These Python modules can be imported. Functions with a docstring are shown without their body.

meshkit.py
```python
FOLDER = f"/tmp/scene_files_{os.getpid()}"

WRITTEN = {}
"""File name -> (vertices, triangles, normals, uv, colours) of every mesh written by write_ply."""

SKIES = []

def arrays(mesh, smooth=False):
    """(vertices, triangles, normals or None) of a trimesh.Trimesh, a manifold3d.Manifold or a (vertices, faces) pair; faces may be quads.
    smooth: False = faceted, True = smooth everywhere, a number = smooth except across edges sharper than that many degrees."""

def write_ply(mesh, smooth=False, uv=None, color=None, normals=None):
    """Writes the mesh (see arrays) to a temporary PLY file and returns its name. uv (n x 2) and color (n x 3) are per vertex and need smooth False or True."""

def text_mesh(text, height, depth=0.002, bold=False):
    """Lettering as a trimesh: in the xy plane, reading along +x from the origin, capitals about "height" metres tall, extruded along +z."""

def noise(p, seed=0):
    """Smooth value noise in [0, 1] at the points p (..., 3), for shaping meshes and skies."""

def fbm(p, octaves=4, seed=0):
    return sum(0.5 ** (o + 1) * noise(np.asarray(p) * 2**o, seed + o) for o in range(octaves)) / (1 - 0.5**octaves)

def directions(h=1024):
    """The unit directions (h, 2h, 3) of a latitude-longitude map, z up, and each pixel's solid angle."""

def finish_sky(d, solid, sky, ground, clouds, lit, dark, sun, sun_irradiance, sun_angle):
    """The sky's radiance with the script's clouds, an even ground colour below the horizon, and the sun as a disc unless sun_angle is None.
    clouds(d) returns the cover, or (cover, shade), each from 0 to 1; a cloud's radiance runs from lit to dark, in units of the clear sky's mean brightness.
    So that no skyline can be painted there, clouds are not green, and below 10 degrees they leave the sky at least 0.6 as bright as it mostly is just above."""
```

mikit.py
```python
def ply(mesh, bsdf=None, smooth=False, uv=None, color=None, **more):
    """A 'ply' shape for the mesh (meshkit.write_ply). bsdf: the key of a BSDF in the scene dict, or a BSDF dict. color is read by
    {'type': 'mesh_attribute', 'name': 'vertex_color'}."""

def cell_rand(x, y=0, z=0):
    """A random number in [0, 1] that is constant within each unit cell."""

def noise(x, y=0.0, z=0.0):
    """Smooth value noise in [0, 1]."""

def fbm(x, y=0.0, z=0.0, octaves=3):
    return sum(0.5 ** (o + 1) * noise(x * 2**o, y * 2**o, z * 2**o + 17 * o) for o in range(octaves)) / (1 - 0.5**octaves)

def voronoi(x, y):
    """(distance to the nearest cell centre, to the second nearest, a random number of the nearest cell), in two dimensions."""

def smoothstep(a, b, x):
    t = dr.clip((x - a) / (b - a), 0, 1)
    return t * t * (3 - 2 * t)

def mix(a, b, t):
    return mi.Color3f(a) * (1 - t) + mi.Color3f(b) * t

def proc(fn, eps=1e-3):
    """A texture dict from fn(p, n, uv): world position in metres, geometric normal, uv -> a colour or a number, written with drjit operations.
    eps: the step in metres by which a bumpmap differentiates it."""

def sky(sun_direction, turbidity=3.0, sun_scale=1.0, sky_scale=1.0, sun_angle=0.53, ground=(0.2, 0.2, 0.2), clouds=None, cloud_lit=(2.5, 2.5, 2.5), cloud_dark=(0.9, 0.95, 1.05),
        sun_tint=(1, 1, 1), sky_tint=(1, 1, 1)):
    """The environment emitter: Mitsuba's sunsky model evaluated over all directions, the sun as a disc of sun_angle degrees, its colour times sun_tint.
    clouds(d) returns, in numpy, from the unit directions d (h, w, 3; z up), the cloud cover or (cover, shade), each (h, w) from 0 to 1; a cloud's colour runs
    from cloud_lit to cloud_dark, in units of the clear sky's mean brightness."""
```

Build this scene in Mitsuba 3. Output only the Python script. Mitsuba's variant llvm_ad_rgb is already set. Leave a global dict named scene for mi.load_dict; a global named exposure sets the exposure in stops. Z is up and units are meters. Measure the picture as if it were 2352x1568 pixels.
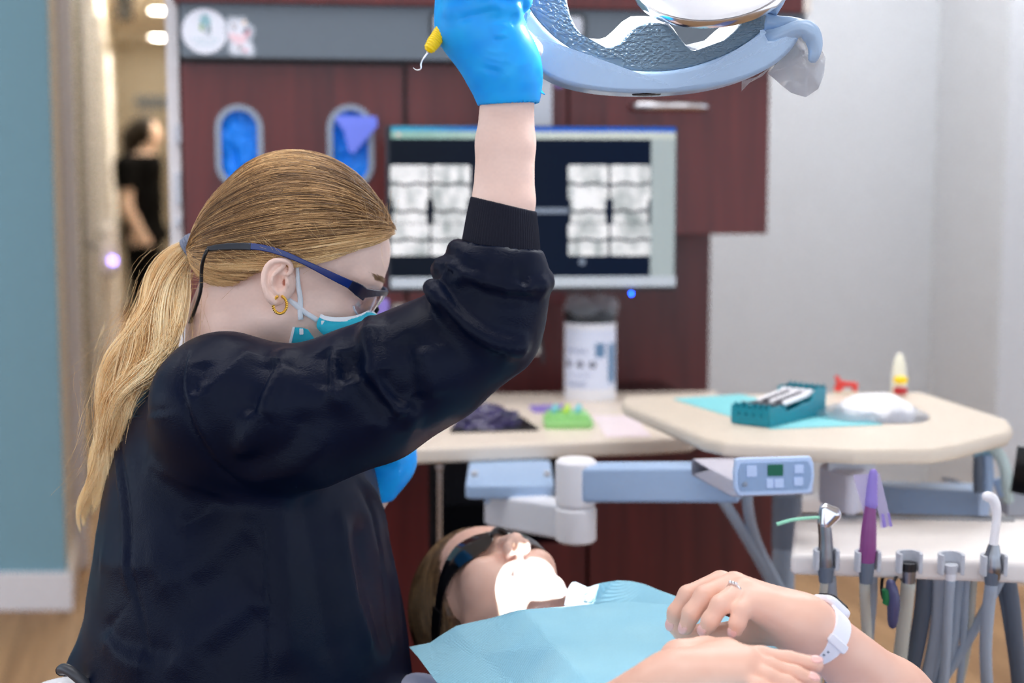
import math, random
import numpy as np, trimesh, manifold3d as m3
import mitsuba as mi, drjit as dr
import mikit, meshkit
from shapely.geometry import Polygon, Point, box as sbox
T = mi.ScalarTransform4f
rng = np.random.default_rng(7)
scene, labels = {}, {}

# ---------------------------------------------------------------- camera, daylight, ceiling lamps, exposure
FPX, PITCH, EYE = 3267.0, math.radians(6.0), np.array([0, 0, 1.2])
exposure = 0.88
FWD = np.array([0, math.cos(PITCH), -math.sin(PITCH)])
scene['camera'] = {'type': 'thinlens', 'fov': math.degrees(2 * math.atan(1176 / FPX)), 'fov_axis': 'x', 'aperture_radius': 0.0085, 'focus_distance': 1.46,
                   'near_clip': 0.05, 'far_clip': 60.0, 'to_world': T().look_at(origin=EYE.tolist(), target=(EYE + FWD).tolist(), up=[0, 0, 1])}
# the treatment bay is open to a glazed front behind the camera: even daylight
scene['daylight'] = {'type': 'constant', 'radiance': {'type': 'rgb', 'value': [0.80, 0.90, 1.07]}}
CEIL = 2.75
def quad(cx, cy, z, w, d, rad, rot=0.0):
    return {'type': 'rectangle', 'to_world': T().translate([cx, cy, z]).rotate([0, 0, 1], rot).rotate([1, 0, 0], 180).scale([w / 2, d / 2, 1]),
            'emitter': {'type': 'area', 'radiance': {'type': 'rgb', 'value': rad}}}
LAMPS = [(-0.9, 1.5, 1.2, 0.6, 'led', 0), (0.7, 1.1, 1.2, 0.6, 'led', 0), (1.1, 3.9, 1.2, 0.6, 'wash', 0), (-0.2, -1.2, 1.2, 0.6, 'led', 0),
         (-1.395, 6.35, 0.5, 2.4, 'warm', 14.52), (0.0, 2.3, 1.2, 0.6, 'led', 0), (-2.32, 9.93, 0.5, 2.4, 'far', 14.52), (-2.5, 2.7, 1.2, 0.6, 'led', 0)]  # counter, blue wall and both hallway panels are unseen lamps added for brightness
RAD = {'led': [3.1, 3.05, 3.1], 'wash': [8.6, 8.8, 9.1], 'warm': [3.6, 3.4, 3.0], 'far': [13, 12, 10]}
for i, (cx, cy, w, d, k, rot) in enumerate(LAMPS):
    key = 'ceiling_light' + ('_%03d' % i if i else '')
    scene[key + '__diffuser'] = quad(cx, cy, CEIL - 0.012, w, d, RAD[k], rot)

# ---------------------------------------------------------------- helpers
def ray(u, v):
    a, b = (u - 1176) / FPX, (784 - v) / FPX
    return np.array([a, math.cos(PITCH) + b * math.sin(PITCH), b * math.cos(PITCH) - math.sin(PITCH)])
def P(u, v, Y):                      # the point at distance Y in front of the lens plane's foot (world y) seen at pixel u, v
    d = ray(u, v); return EYE + d * (Y / d[1])
def PZ(u, v, z):                     # the point at height z
    d = ray(u, v); return EYE + d * ((z - EYE[2]) / d[2])
def PS(pts): return np.array([P(*p) for p in pts])
def nrm(a): a = np.asarray(a, float); return a / (np.linalg.norm(a, axis=-1, keepdims=True) + 1e-12)
def frame(x, z=None):                # rotation matrix whose columns are x, y, z; x given, z as near as may be
    x = nrm(x); z = np.array([0, 0, 1.0]) if z is None else nrm(z)
    y = nrm(np.cross(z, x)); return np.stack([x, y, np.cross(x, y)], 1)
def srgb(r, g, b): return [float(((c / 255) / 12.92) if c / 255 <= .04045 else ((c / 255 + .055) / 1.055) ** 2.4) for c in (r, g, b)]
def mat(name, col, rough=0.5, metal=0.0, spec=0.5, bump=None, bscale=0.001, two=True, **kw):
    base = {'type': 'rgb', 'value': srgb(*col)} if isinstance(col, tuple) else col
    b = {'type': 'principled', 'base_color': base, 'roughness': rough if isinstance(rough, dict) else float(rough), 'metallic': float(metal), 'specular': float(spec), **kw}
    if bump is not None: b = {'type': 'bumpmap', 'arbitrary': bump, 'scale': float(bscale), 'bsdf': b}
    if two: b = {'type': 'twosided', 'bsdf': b}
    scene[name] = b
    return name
def tag(key, label=None, cat=None, group=None, kind=None):
    d = labels.setdefault(key, {})
    for k, v in (('label', label), ('category', cat), ('group', group), ('kind', kind)):
        if v: d[k] = v
    return key
def num(key):
    if not any(k == key or k.startswith(key + '__') for k in scene): return key
    i = 1
    while any(k == key + '_%03d' % i or k.startswith(key + '_%03d__' % i) for k in scene): i += 1
    return key + '_%03d' % i
def add(key, mesh, m, smooth=35, label=None, cat=None, group=None, kind=None, **kw):
    key = num(key); scene[key] = mikit.ply(mesh, m, smooth=smooth, **kw)
    if label or cat or group or kind: tag(key, label, cat, group, kind)
    return key
def cat(ms):
    ms = [as_tm(m) for m in ms]
    return trimesh.util.concatenate(ms)
def as_tm(m):
    if hasattr(m, 'to_mesh'):
        k = m.to_mesh(); return trimesh.Trimesh(np.array(k.vert_properties[:, :3]), np.array(k.tri_verts), process=False)
    if isinstance(m, tuple):
        f = np.asarray(m[1]); f = np.vstack([f[:, [0, 1, 2]], f[:, [0, 2, 3]]]) if f.shape[1] == 4 else f
        return trimesh.Trimesh(np.asarray(m[0], float), f, process=False)
    return m
def mv(m, R=None, t=(0, 0, 0)):
    m = as_tm(m).copy(); v = np.array(m.vertices)
    if R is not None: v = v @ np.asarray(R).T
    m.vertices = v + np.asarray(t, float); return m
def rotz(a): c, s = math.cos(a), math.sin(a); return np.array([[c, -s, 0], [s, c, 0], [0, 0, 1.0]])
def rotx(a): c, s = math.cos(a), math.sin(a); return np.array([[1.0, 0, 0], [0, c, -s], [0, s, c]])
def roty(a): c, s = math.cos(a), math.sin(a); return np.array([[c, 0, s], [0, 1.0, 0], [-s, 0, c]])
def rings_mesh(rings, close=True, caps=True):
    R = np.array(rings); n, k = R.shape[:2]; v = R.reshape(-1, 3); f = []
    i, j = np.meshgrid(np.arange(n - 1), np.arange(k if close else k - 1), indexing='ij')
    q = np.stack([i * k + j, i * k + (j + 1) % k, (i + 1) * k + (j + 1) % k, (i + 1) * k + j], -1).reshape(-1, 4)
    f = np.vstack([q[:, [0, 1, 2]], q[:, [0, 2, 3]]])
    if caps and close:
        v = np.vstack([v, R[0].mean(0), R[-1].mean(0)]); a = np.arange(k); b = (a + 1) % k
        f = np.vstack([f, np.stack([b, a, a * 0 + n * k], 1), np.stack([a + (n - 1) * k, b + (n - 1) * k, a * 0 + n * k + 1], 1)])
    return trimesh.Trimesh(v, f, process=False)
def smoothline(p, n):
    p = np.asarray(p, float); t = np.r_[0, np.cumsum(np.linalg.norm(np.diff(p[:, :3], axis=0), axis=1) + 1e-9)]
    if len(p) == 2: s = np.linspace(0, 1, n)[:, None]; return p[0] * (1 - s) + p[1] * s
    from scipy.interpolate import CubicSpline, PchipInterpolator
    return (CubicSpline if len(p) > 3 else PchipInterpolator)(t, p)(np.linspace(0, t[-1], n))
def frames(p):
    t = nrm(np.gradient(p, axis=0)); a = np.cross(t[0], [0, 0, 1.0] if abs(t[0][2]) < .9 else [1.0, 0, 0]); a /= np.linalg.norm(a); A = []
    for k in range(len(p)):
        a = a - t[k] * (a @ t[k]); a = a / np.linalg.norm(a); A.append(a)
    A = np.array(A); return t, A, np.cross(t, A)
def tube(p, r, n=24, sides=12, flat=1.0, round_ends=False):
    p = smoothline(p, n) if n else np.asarray(p, float)
    r = np.interp(np.linspace(0, 1, len(p)), np.linspace(0, 1, np.size(r)), np.atleast_1d(r)) if np.size(r) > 1 else np.full(len(p), float(r))
    t, A, B = frames(p)
    if round_ends:
        h = np.linspace(0, 1, 5)[:-1]
        p = np.vstack([p[0] - t[0] * r[0] * np.sqrt(1 - h ** 2)[:, None], p, p[-1] + t[-1] * r[-1] * np.sqrt(1 - h[::-1] ** 2)[:, None]])
        A = np.vstack([A[:1].repeat(4, 0), A, A[-1:].repeat(4, 0)]); B = np.vstack([B[:1].repeat(4, 0), B, B[-1:].repeat(4, 0)])
        r = np.r_[r[0] * np.maximum(h, .05), r, r[-1] * np.maximum(h[::-1], .05)]
    a = np.arange(sides) * 2 * np.pi / sides
    return rings_mesh(p[:, None] + r[:, None, None] * (np.cos(a)[None, :, None] * A[:, None] + flat * np.sin(a)[None, :, None] * B[:, None]))
def lathe(prof, sides=32, axis=None, at=(0, 0, 0)):
    prof = np.asarray(prof, float); a = np.arange(sides) * 2 * np.pi / sides
    m = rings_mesh(np.stack([prof[:, :1] * np.cos(a), prof[:, :1] * np.sin(a), np.repeat(prof[:, 1:], sides, 1)], -1))
    return mv(m, None if axis is None else np.roll(frame(axis, [0.3, 0.5, 0.8]), -1, axis=1), at)
def rpoly(pts, r, n=6):
    g0 = g = Polygon(pts)
    while r > 1e-5:
        g = g0.buffer(-r, join_style=2).buffer(r, quad_segs=n)
        if not g.is_empty and g.geom_type == 'Polygon': break
        r *= .6; g = g0
    return np.array(g.exterior.coords)[:-1]
def ccw(p): p = np.asarray(p, float); x, y = p.T; return p if (x * np.roll(y, -1) - y * np.roll(x, -1)).sum() > 0 else p[::-1]
def slab(poly, z0, z1, r=0.003, n=3, r0=None):     # an outline made solid from z0 to z1 with rounded edges
    p = ccw(poly); e = nrm(np.roll(p, -1, 0) - p); nn = np.stack([e[:, 1], -e[:, 0]], 1); pn = np.roll(nn, 1, 0)
    m = nrm(nn + pn); m = m / np.maximum((m * nn).sum(1), .35)[:, None]
    r0 = r if r0 is None else r0; a = np.linspace(0, np.pi / 2, n + 1); rg = []
    for t in a: rg.append(np.c_[p - m * r0 * (1 - np.sin(t)), np.full(len(p), z0 + r0 * (1 - np.cos(t)))])
    for t in a[::-1]: rg.append(np.c_[p - m * r * (1 - np.sin(t)), np.full(len(p), z1 - r * (1 - np.cos(t)))])
    s = rings_mesh(rg, caps=False); k = len(p); base = (len(rg) - 1) * k
    import mapbox_earcut as ec
    def tri(q): return ec.triangulate_float64(np.ascontiguousarray(q), np.array([len(q)], np.uint32)).reshape(-1, 3).astype(int)
    f0 = tri(p)[:, ::-1]; f1 = f0[:, ::-1] + base
    return trimesh.Trimesh(s.vertices, np.vstack([s.faces, f0, f1]), process=False)
def rect(x0, y0, x1, y1, r=0.0, n=5): return rpoly([(x0, y0), (x1, y0), (x1, y1), (x0, y1)], r, n) if r else np.array([(x0, y0), (x1, y0), (x1, y1), (x0, y1)], float)
def bx(x0, y0, z0, x1, y1, z1, r=0.002): return slab(rect(x0, y0, x1, y1), z0, z1, min(r, (z1 - z0) / 3, (x1 - x0) / 3, (y1 - y0) / 3), 2)
class Frame:                                          # an upright local frame: x along, y away from the viewer, z up
    def __init__(s, x, y, deg): s.o = np.array([x, y, 0.0]); s.R = rotz(math.radians(deg))
    def hit(s, u, v, off): d = ray(u, v); n = s.R[:, 1]; p = EYE + d * (((s.o - EYE) @ n + off) / (d @ n)); return (p - s.o) @ s.R
    def mk(s, m): return mv(m, s.R, s.o)
    def w(s, x, y, z): return s.R @ np.array([x, y, z], float) + s.o
    def box(s, u0, v0, u1, v1, off, depth, r=0.002):   # front face seen between the pixels, at off; depth goes away from the viewer
        a, b = s.hit(u0, (v0 + v1) / 2, off), s.hit(u1, (v0 + v1) / 2, off); um = (u0 + u1) / 2
        return s.mk(bx(a[0], off, s.hit(um, v1, off)[2], b[0], off + depth, s.hit(um, v0, off)[2], r))
    def face(s, poly, off, depth, r=0.001, rr=None):   # an outline in the local xz plane, front at off
        m = slab(poly, 0, depth, rr if rr is not None else r, 3, 0.0005); R = np.array([[1, 0, 0], [0, 0, -1.0], [0, 1, 0]])
        return s.mk(mv(m, R, (0, off + depth, 0)))
    def px(s, pts, off): return np.array([s.hit(u, v, off)[[0, 2]] for u, v in pts])

# ---------------------------------------------------------------- materials
N, FB, SM, MX = mikit.noise, mikit.fbm, mikit.smoothstep, mikit.mix
def wood_fn(p, n, uv):
    x, z = p.x + 0.3 * p.y, p.z
    g = FB(x * 55 + N(x * 4, p.y * 4, z * 2.0) * 3, p.y * 20, z * 3.0, 3)
    s = N(x * 260, p.y * 40, z * 7)
    return MX(srgb(66, 19, 20), srgb(106, 38, 34), dr.clip(g * 1.0 + 0.12 * (s - .5), 0, 1))
mat('wood', mikit.proc(wood_fn), 0.36, spec=0.45, clearcoat=0.12, clearcoat_gloss=0.75)
mat('wood_dark', (46, 16, 16), 0.4)
mat('wall_grey', (203, 206, 210), 0.75, spec=0.2)
mat('wall_blue', (126, 166, 180), 0.7, spec=0.25)
mat('wall_cream', (216, 209, 197), 0.7, spec=0.2)
mat('hall_door', (122, 124, 108), 0.4)
mat('trim_white', (226, 224, 226), 0.45)
mat('ceiling_white', (232, 230, 226), 0.9, spec=0.1)
def floor_fn(p, n, uv):
    a = math.radians(14.5); x = p.x * math.cos(a) + p.y * math.sin(a); y = p.y * math.cos(a) - p.x * math.sin(a)
    row = dr.floor(x / 0.18); yo = y + mikit.cell_rand(row) * 1.2; pl = mikit.cell_rand(row, dr.floor(yo / 1.2))
    g = FB(x * 60, yo * 4, pl * 9, 3); fx = x / 0.18 - row; fy = yo / 1.2 - dr.floor(yo / 1.2)
    gap = dr.minimum(SM(0.0, 0.02, dr.minimum(fx, 1 - fx)), SM(0.0, 0.003, dr.minimum(fy, 1 - fy)))
    return MX(srgb(124, 92, 64), srgb(180, 143, 104), dr.clip(g * .8 + pl * .35 - .05, 0, 1)) * (0.55 + 0.45 * gap)
mat('floor_plank', mikit.proc(floor_fn), 0.6, spec=.2)
mat('band_grey', (96, 107, 117), 0.42)
mat('white_plastic', (238, 238, 241), 0.35)
mat('laminate', (228, 216, 201), 0.4, spec=.3)
mat('laminate_tray', (212, 200, 183), 0.4, spec=.3)
mat('counter_edge', (226, 219, 210), 0.4)
mat('black', (12, 13, 17), 0.4)
mat('black_gloss', (8, 9, 12), 0.12)
mat('navy_dark', (9, 17, 36), 0.35)
mat('chrome', (225, 226, 230), 0.16, metal=1.0)
mat('steel', (150, 152, 156), 0.3, metal=1.0)
mat('light_grey', (188, 193, 202), 0.4)
mat('mid_grey', (128, 140, 156), 0.42)
mat('pale_blue_grey', (160, 186, 218), 0.4)
mat('arm_grey', (220, 223, 230), 0.38)
mat('hose_grey', (168, 182, 198), 0.4)
mat('hose_dark', (92, 104, 120), 0.45)
mat('hose_beige', (196, 198, 188), 0.45)
mat('teal', (0, 128, 146), 0.35)
mat('teal_paper', (122, 200, 206), 0.6)
mat('red', (222, 58, 50), 0.4)
mat('yellow', (250, 214, 0), 0.4)
mat('red_dark', (186, 24, 34), 0.4)
mat('cream', (236, 234, 214), 0.45)
mat('purple', (128, 62, 124), 0.35)
mat('violet', (140, 120, 200), 0.4)
mat('lcd_green', (0, 96, 72), 0.25)
mat('glove_blue', (0, 128, 240), 0.42, spec=0.4)
mat('green_pack', (150, 214, 130), 0.3)
mat('green_dark', (10, 110, 60), 0.4)
mat('lime', (200, 232, 70), 0.3)
mat('grey_ring', (140, 152, 168), 0.35)
mat('film', {'type': 'rgb', 'value': srgb(240, 242, 248)}, 0.25)
scene['clear_film'] = {'type': 'principledthin', 'base_color': {'type': 'rgb', 'value': srgb(238, 240, 244)}, 'roughness': 0.16, 'spec_trans': 0.84, 'diff_trans': 0.9, 'eta': 1.45}
scene['clear_lens'] = {'type': 'thindielectric', 'int_ior': 1.5}
scene['purple_film'] = {'type': 'principledthin', 'base_color': {'type': 'rgb', 'value': srgb(214, 206, 240)}, 'roughness': 0.25, 'spec_trans': 0.45, 'diff_trans': 1.0, 'eta': 1.4}

# ---------------------------------------------------------------- the room
HALL = Frame(-1.283, 4.0, 14.52)          # x across the hall (right), y along it
add('floor', bx(-7, -4, -0.08, 6, 17, 0.0, 0.001), 'floor_plank', kind='structure')
add('ceiling', bx(-7, -4, CEIL, 6, 17, CEIL + 0.08, 0.001), 'ceiling_white', kind='structure')
for i in range(len(LAMPS)):
    cx, cy, w, d, k, rot = LAMPS[i]; key = 'ceiling_light' + ('_%03d' % i if i else '')
    e = 0.02
    fr = cat([bx(-w / 2 - e, s * d / 2 - e if s < 0 else d / 2, -.016, w / 2 + e, -d / 2 if s < 0 else d / 2 + e, 0, .001) for s in (-1, 1)] +
             [bx(s * w / 2 - e if s < 0 else w / 2, -d / 2, -.016, -w / 2 if s < 0 else w / 2 + e, d / 2, 0, .001) for s in (-1, 1)])
    scene[key + '__frame'] = mikit.ply(mv(fr, rotz(math.radians(rot)), (cx, cy, CEIL)), 'white_plastic', smooth=False)
    tag(key, ['square-edged white LED ceiling panel left of the treatment chair', 'white LED ceiling panel right above the treatment chair', 'white LED ceiling panel by the far grey wall',
              'white LED ceiling panel behind the camera', 'long warm ceiling panel added out of view to light the near hallway', 'unseen LED ceiling panel added to brighten the counter', 'long warm ceiling panel added out of view to light the far hallway', 'unseen LED ceiling panel added to brighten the blue wall'][i], 'ceiling light')
add('wall_left', slab(np.array([(-6.5, 4.0), (-1.283, 4.0), (-1.318, 4.13), (-6.5, 4.13)]), 0, CEIL, .002), 'wall_blue', kind='structure')
add('baseboard_left', slab(np.array([(-6.5, 3.985), (-1.263, 3.985), (-1.265, 4.0), (-6.5, 4.0)]), 0, .115, .006), 'trim_white', kind='structure')
add('wall_hall', HALL.mk(bx(-.12, .06, 0, 0, 11.4, CEIL, .002)), 'wall_cream', kind='structure')
add('baseboard_hall', HALL.mk(slab(rect(0.0, 0.0, .016, 11.4), 0, .115, .006)), 'trim_white', kind='structure')
add('wall_end', HALL.mk(bx(-.5, 11.4, 0, 4, 11.52, CEIL, .002)), 'wall_cream', kind='structure')
add('wall_hall_right', HALL.mk(bx(.97, -.45, 0, 1.09, 11.4, CEIL, .002)), 'wall_cream', kind='structure')
add('wall_daylight_block', bx(-6.6, 4.13, 0, -6.5, 17, CEIL, .002), 'wall_cream', kind='structure')  # unseen wall added to keep cool daylight out of the hallway
add('wall_far', bx(0.2, 5.0, 0, P(2316, 500, 5.0)[0], 5.12, CEIL, .002), 'wall_grey', kind='structure')
add('baseboard_far', bx(0.2, 4.985, 0, P(2310, 500, 5.0)[0], 5.0, .115, .004), 'trim_white', kind='structure')
add('wall_right', bx(P(2296, 700, 4.3)[0], 4.3, 0, 6, 5.12, CEIL, .003), 'wall_grey', kind='structure')
add('baseboard_right', bx(P(2296, 700, 4.3)[0], 4.285, 0, 6, 4.3, .115, .004), 'trim_white', kind='structure')
for i, (s0, s1) in enumerate([(.55, 1.45), (2.1, 3.0), (4.3, 5.3), (6.6, 7.6)]):
    d = 'door_%d' % (i + 1)
    add(d, HALL.mk(bx(.001, s0, .01, .022, s1, 2.1, .002)), 'hall_door', kind='structure')
    for a, b, z0, z1 in ((s0 - .09, s0, 0, 2.19), (s1, s1 + .09, 0, 2.19), (s0, s1, 2.1, 2.19)):
        add(d + '__frame', HALL.mk(bx(.002, a, z0, .045, b, z1, .004)), 'trim_white')
    add(d + '__panel', HALL.mk(bx(.022, s0 + .12, .25, .03, s1 - .12, 1.0, .003)), 'hall_door')
    add(d + '__panel', HALL.mk(bx(.022, s0 + .12, 1.12, .03, s1 - .12, 1.98, .003)), 'hall_door')
    add(d + '__handle', HALL.mk(tube([(.03, s1 - .06, 1.0), (.07, s1 - .06, 1.0), (.07, s1 - .17, 1.0)], .009, 12, 8)), 'steel')
# hallway fittings
def disc_lamp(key, u, v, r, rad, label):
    p = PZ(u, v, CEIL)
    scene[key + '__lens'] = {'type': 'disk', 'to_world': T().translate([p[0], p[1], CEIL - .011]).rotate([1, 0, 0], 180).scale([r, r, 1]), 'emitter': {'type': 'area', 'radiance': {'type': 'rgb', 'value': rad}}}
    scene[key + '__trim_ring'] = mikit.ply(lathe([(r, -.008), (r + .02, -.012), (r + .03, -.004), (r + .03, 0), (r, 0)], 24, None, (p[0], p[1], CEIL)), 'white_plastic', smooth=30)
    tag(key, label, 'downlight', 'hallway downlights')
disc_lamp('downlight', 364, 22, .075, [26, 23, 18], 'upper of the two bright round ceiling downlights in the hallway')
disc_lamp('downlight_001', 364, 84, .085, [26, 23, 18], 'lower of the two bright round ceiling downlights in the hallway')
p = P(286, 40, 11.0)
add('hanging_speaker__case', bx(p[0] - .045, 10.95, 2.50, p[0] + .045, 11.06, 2.71, .01), 'black')
add('hanging_speaker__bracket', tube([(p[0], 11.0, 2.70), (p[0], 11.0, CEIL)], .012, 4, 8), 'black')
tag('hanging_speaker', 'small black box hanging from the hallway ceiling', 'speaker')
a = P(349, 226, 14.5)
add('wall_sign__board', HALL.mk(bx(*((HALL.R.T @ (a - HALL.o))[0] - .15, 11.378, a[2] - .055), (HALL.R.T @ (a - HALL.o))[0] + .17, 11.4, a[2] + .055, .004)), 'mid_grey')
add('wall_sign__frame', HALL.mk(bx((HALL.R.T @ (a - HALL.o))[0] - .165, 11.388, a[2] - .07, (HALL.R.T @ (a - HALL.o))[0] + .185, 11.399, a[2] + .07, .003)), 'light_grey')
tag('wall_sign', 'small blank grey sign high on the end wall of the hallway', 'sign')
# sanitiser dispenser with a violet lamp on the hallway wall
s = 4.02
add('sanitiser_dispenser__case', HALL.mk(bx(.006, s, .76, .10, s + .12, 1.02, .02)), 'white_plastic')
add('sanitiser_dispenser__nozzle', HALL.mk(bx(.03, s + .03, .73, .08, s + .09, .762, .01)), 'mid_grey')
scene['violet_lamp'] = {'type': 'principled', 'base_color': {'type': 'rgb', 'value': [.1, .08, .5]}}
c = HALL.w(.075, s - .004, .82)
add('sanitiser_dispenser__indicator', mv(trimesh.creation.icosphere(subdivisions=2, radius=.014), None, c), 'violet_lamp', smooth=True, emitter={'type': 'area', 'radiance': {'type': 'rgb', 'value': [2.2, 1.6, 9.0]}})
tag('sanitiser_dispenser', 'white wall dispenser with a violet indicator light on the hallway wall', 'dispenser')

# ---------------------------------------------------------------- cabinet unit
CAB = Frame(0, 2.85, 8.0)
z_of = lambda u, v, o: CAB.hit(u, v, o)[2]
x_of = lambda u, v, o: CAB.hit(u, v, o)[0]
XL, XR = x_of(420, 400, 0), x_of(1765, 400, 0)
ZB = z_of(1700, 538, 0)
add('wall_partition', CAB.mk(bx(x_of(386, 300, .02), .02, 0, x_of(414, 300, .02), .5, 2.4, .003)), 'trim_white', kind='structure')
add('cabinet_back__panel', CAB.mk(bx(XL, .301, .02, x_of(1630, 700, .30), .33, 2.3, .002)), 'wood')
tag('cabinet_back', 'tall dark wood back panel behind the monitor and counter', 'wall panel')
K = 'wall_cabinet'
add(K + '__carcass', CAB.mk(bx(XL + .004, .022, ZB + .004, XR - .004, .299, z_of(1100, 16, -.05) - .002, .002)), 'wood_dark')
def door(key, u0, u1, v0, v1, off=0.0, holes=()):
    a, b = CAB.hit(u0, (v0 + v1) / 2, off)[0], CAB.hit(u1, (v0 + v1) / 2, off)[0]; z0, z1 = z_of((u0 + u1) / 2, v1, off), z_of((u0 + u1) / 2, v0, off)
    return a, b, z0, z1
a, b, z0, z1 = door('', 422, 927, 150, 700)
def stadium(cx, z0, z1, hw, n=14):
    t = np.linspace(0, np.pi, n); return np.array([(cx + hw * math.cos(k), z1 - hw + hw * math.sin(k)) for k in t] + [(cx - hw * math.cos(k), z0 + hw - hw * math.sin(k)) for k in t])
OV = []
for u in (550, 805):
    cx = x_of(u, 330, 0); OV.append((cx, z_of(u, 432, 0), z_of(u, 240, 0)))
dp = Polygon([(a, z0), (b, z0), (b, z1), (a, z1)])
for cx, q0, q1 in OV: dp = dp.difference(Polygon(stadium(cx, q0 + .008, q1 - .008, .036)))
dm = trimesh.creation.extrude_polygon(dp, .02, engine='earcut')
add(K + '__door', CAB.mk(mv(dm, np.array([[1, 0, 0], [0, 0, -1.0], [0, 1, 0]]), (0, .02, 0))), 'wood', smooth=False)
add(K + '__door', CAB.box(937, 150, 1301, 700, 0, .02, .002), 'wood')
add(K + '__door', CAB.box(1308, 150, 1765, 538, 0, .02, .002), 'wood')
hz = z_of(1540, 243, -.03)
hx0, hx1 = x_of(1462, 243, -.03), x_of(1622, 243, -.03)
add(K + '__door_002__handle', CAB.mk(tube([(hx0, -.001, hz), (hx0 + .004, -.024, hz), (hx0 + .02, -.03, hz), ((hx0 + hx1) / 2, -.031, hz), (hx1 - .02, -.03, hz), (hx1 - .004, -.024, hz), (hx1, -.001, hz)], .0085, 30, 12)), 'chrome', label='brushed metal bar handle')
tag(K, 'dark red-brown wood wall cabinet with two glove openings behind the hygienist', 'cabinet')
add('fascia_band__board', CAB.box(414, 12, 1850, 141, -.035, .055, .004), 'band_grey')
tag('fascia_band', 'long grey fascia strip above the cabinet doors', 'fascia')
add('crown_moulding__board', CAB.mk(bx(XL - .008, -.05, z_of(1100, 16, -.05), x_of(1846, 20, -.05), .298, 1.75, .004)), 'wood')
add('crown_moulding__end_cap', CAB.mk(bx(x_of(1846, 20, -.05), -.05, z_of(1100, 16, -.05), x_of(1864, 20, -.05), .3, 1.75, .004)), 'counter_edge', label='beige end piece')
tag('crown_moulding', 'red-brown wood top board running above the grey fascia', 'cabinet')
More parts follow.
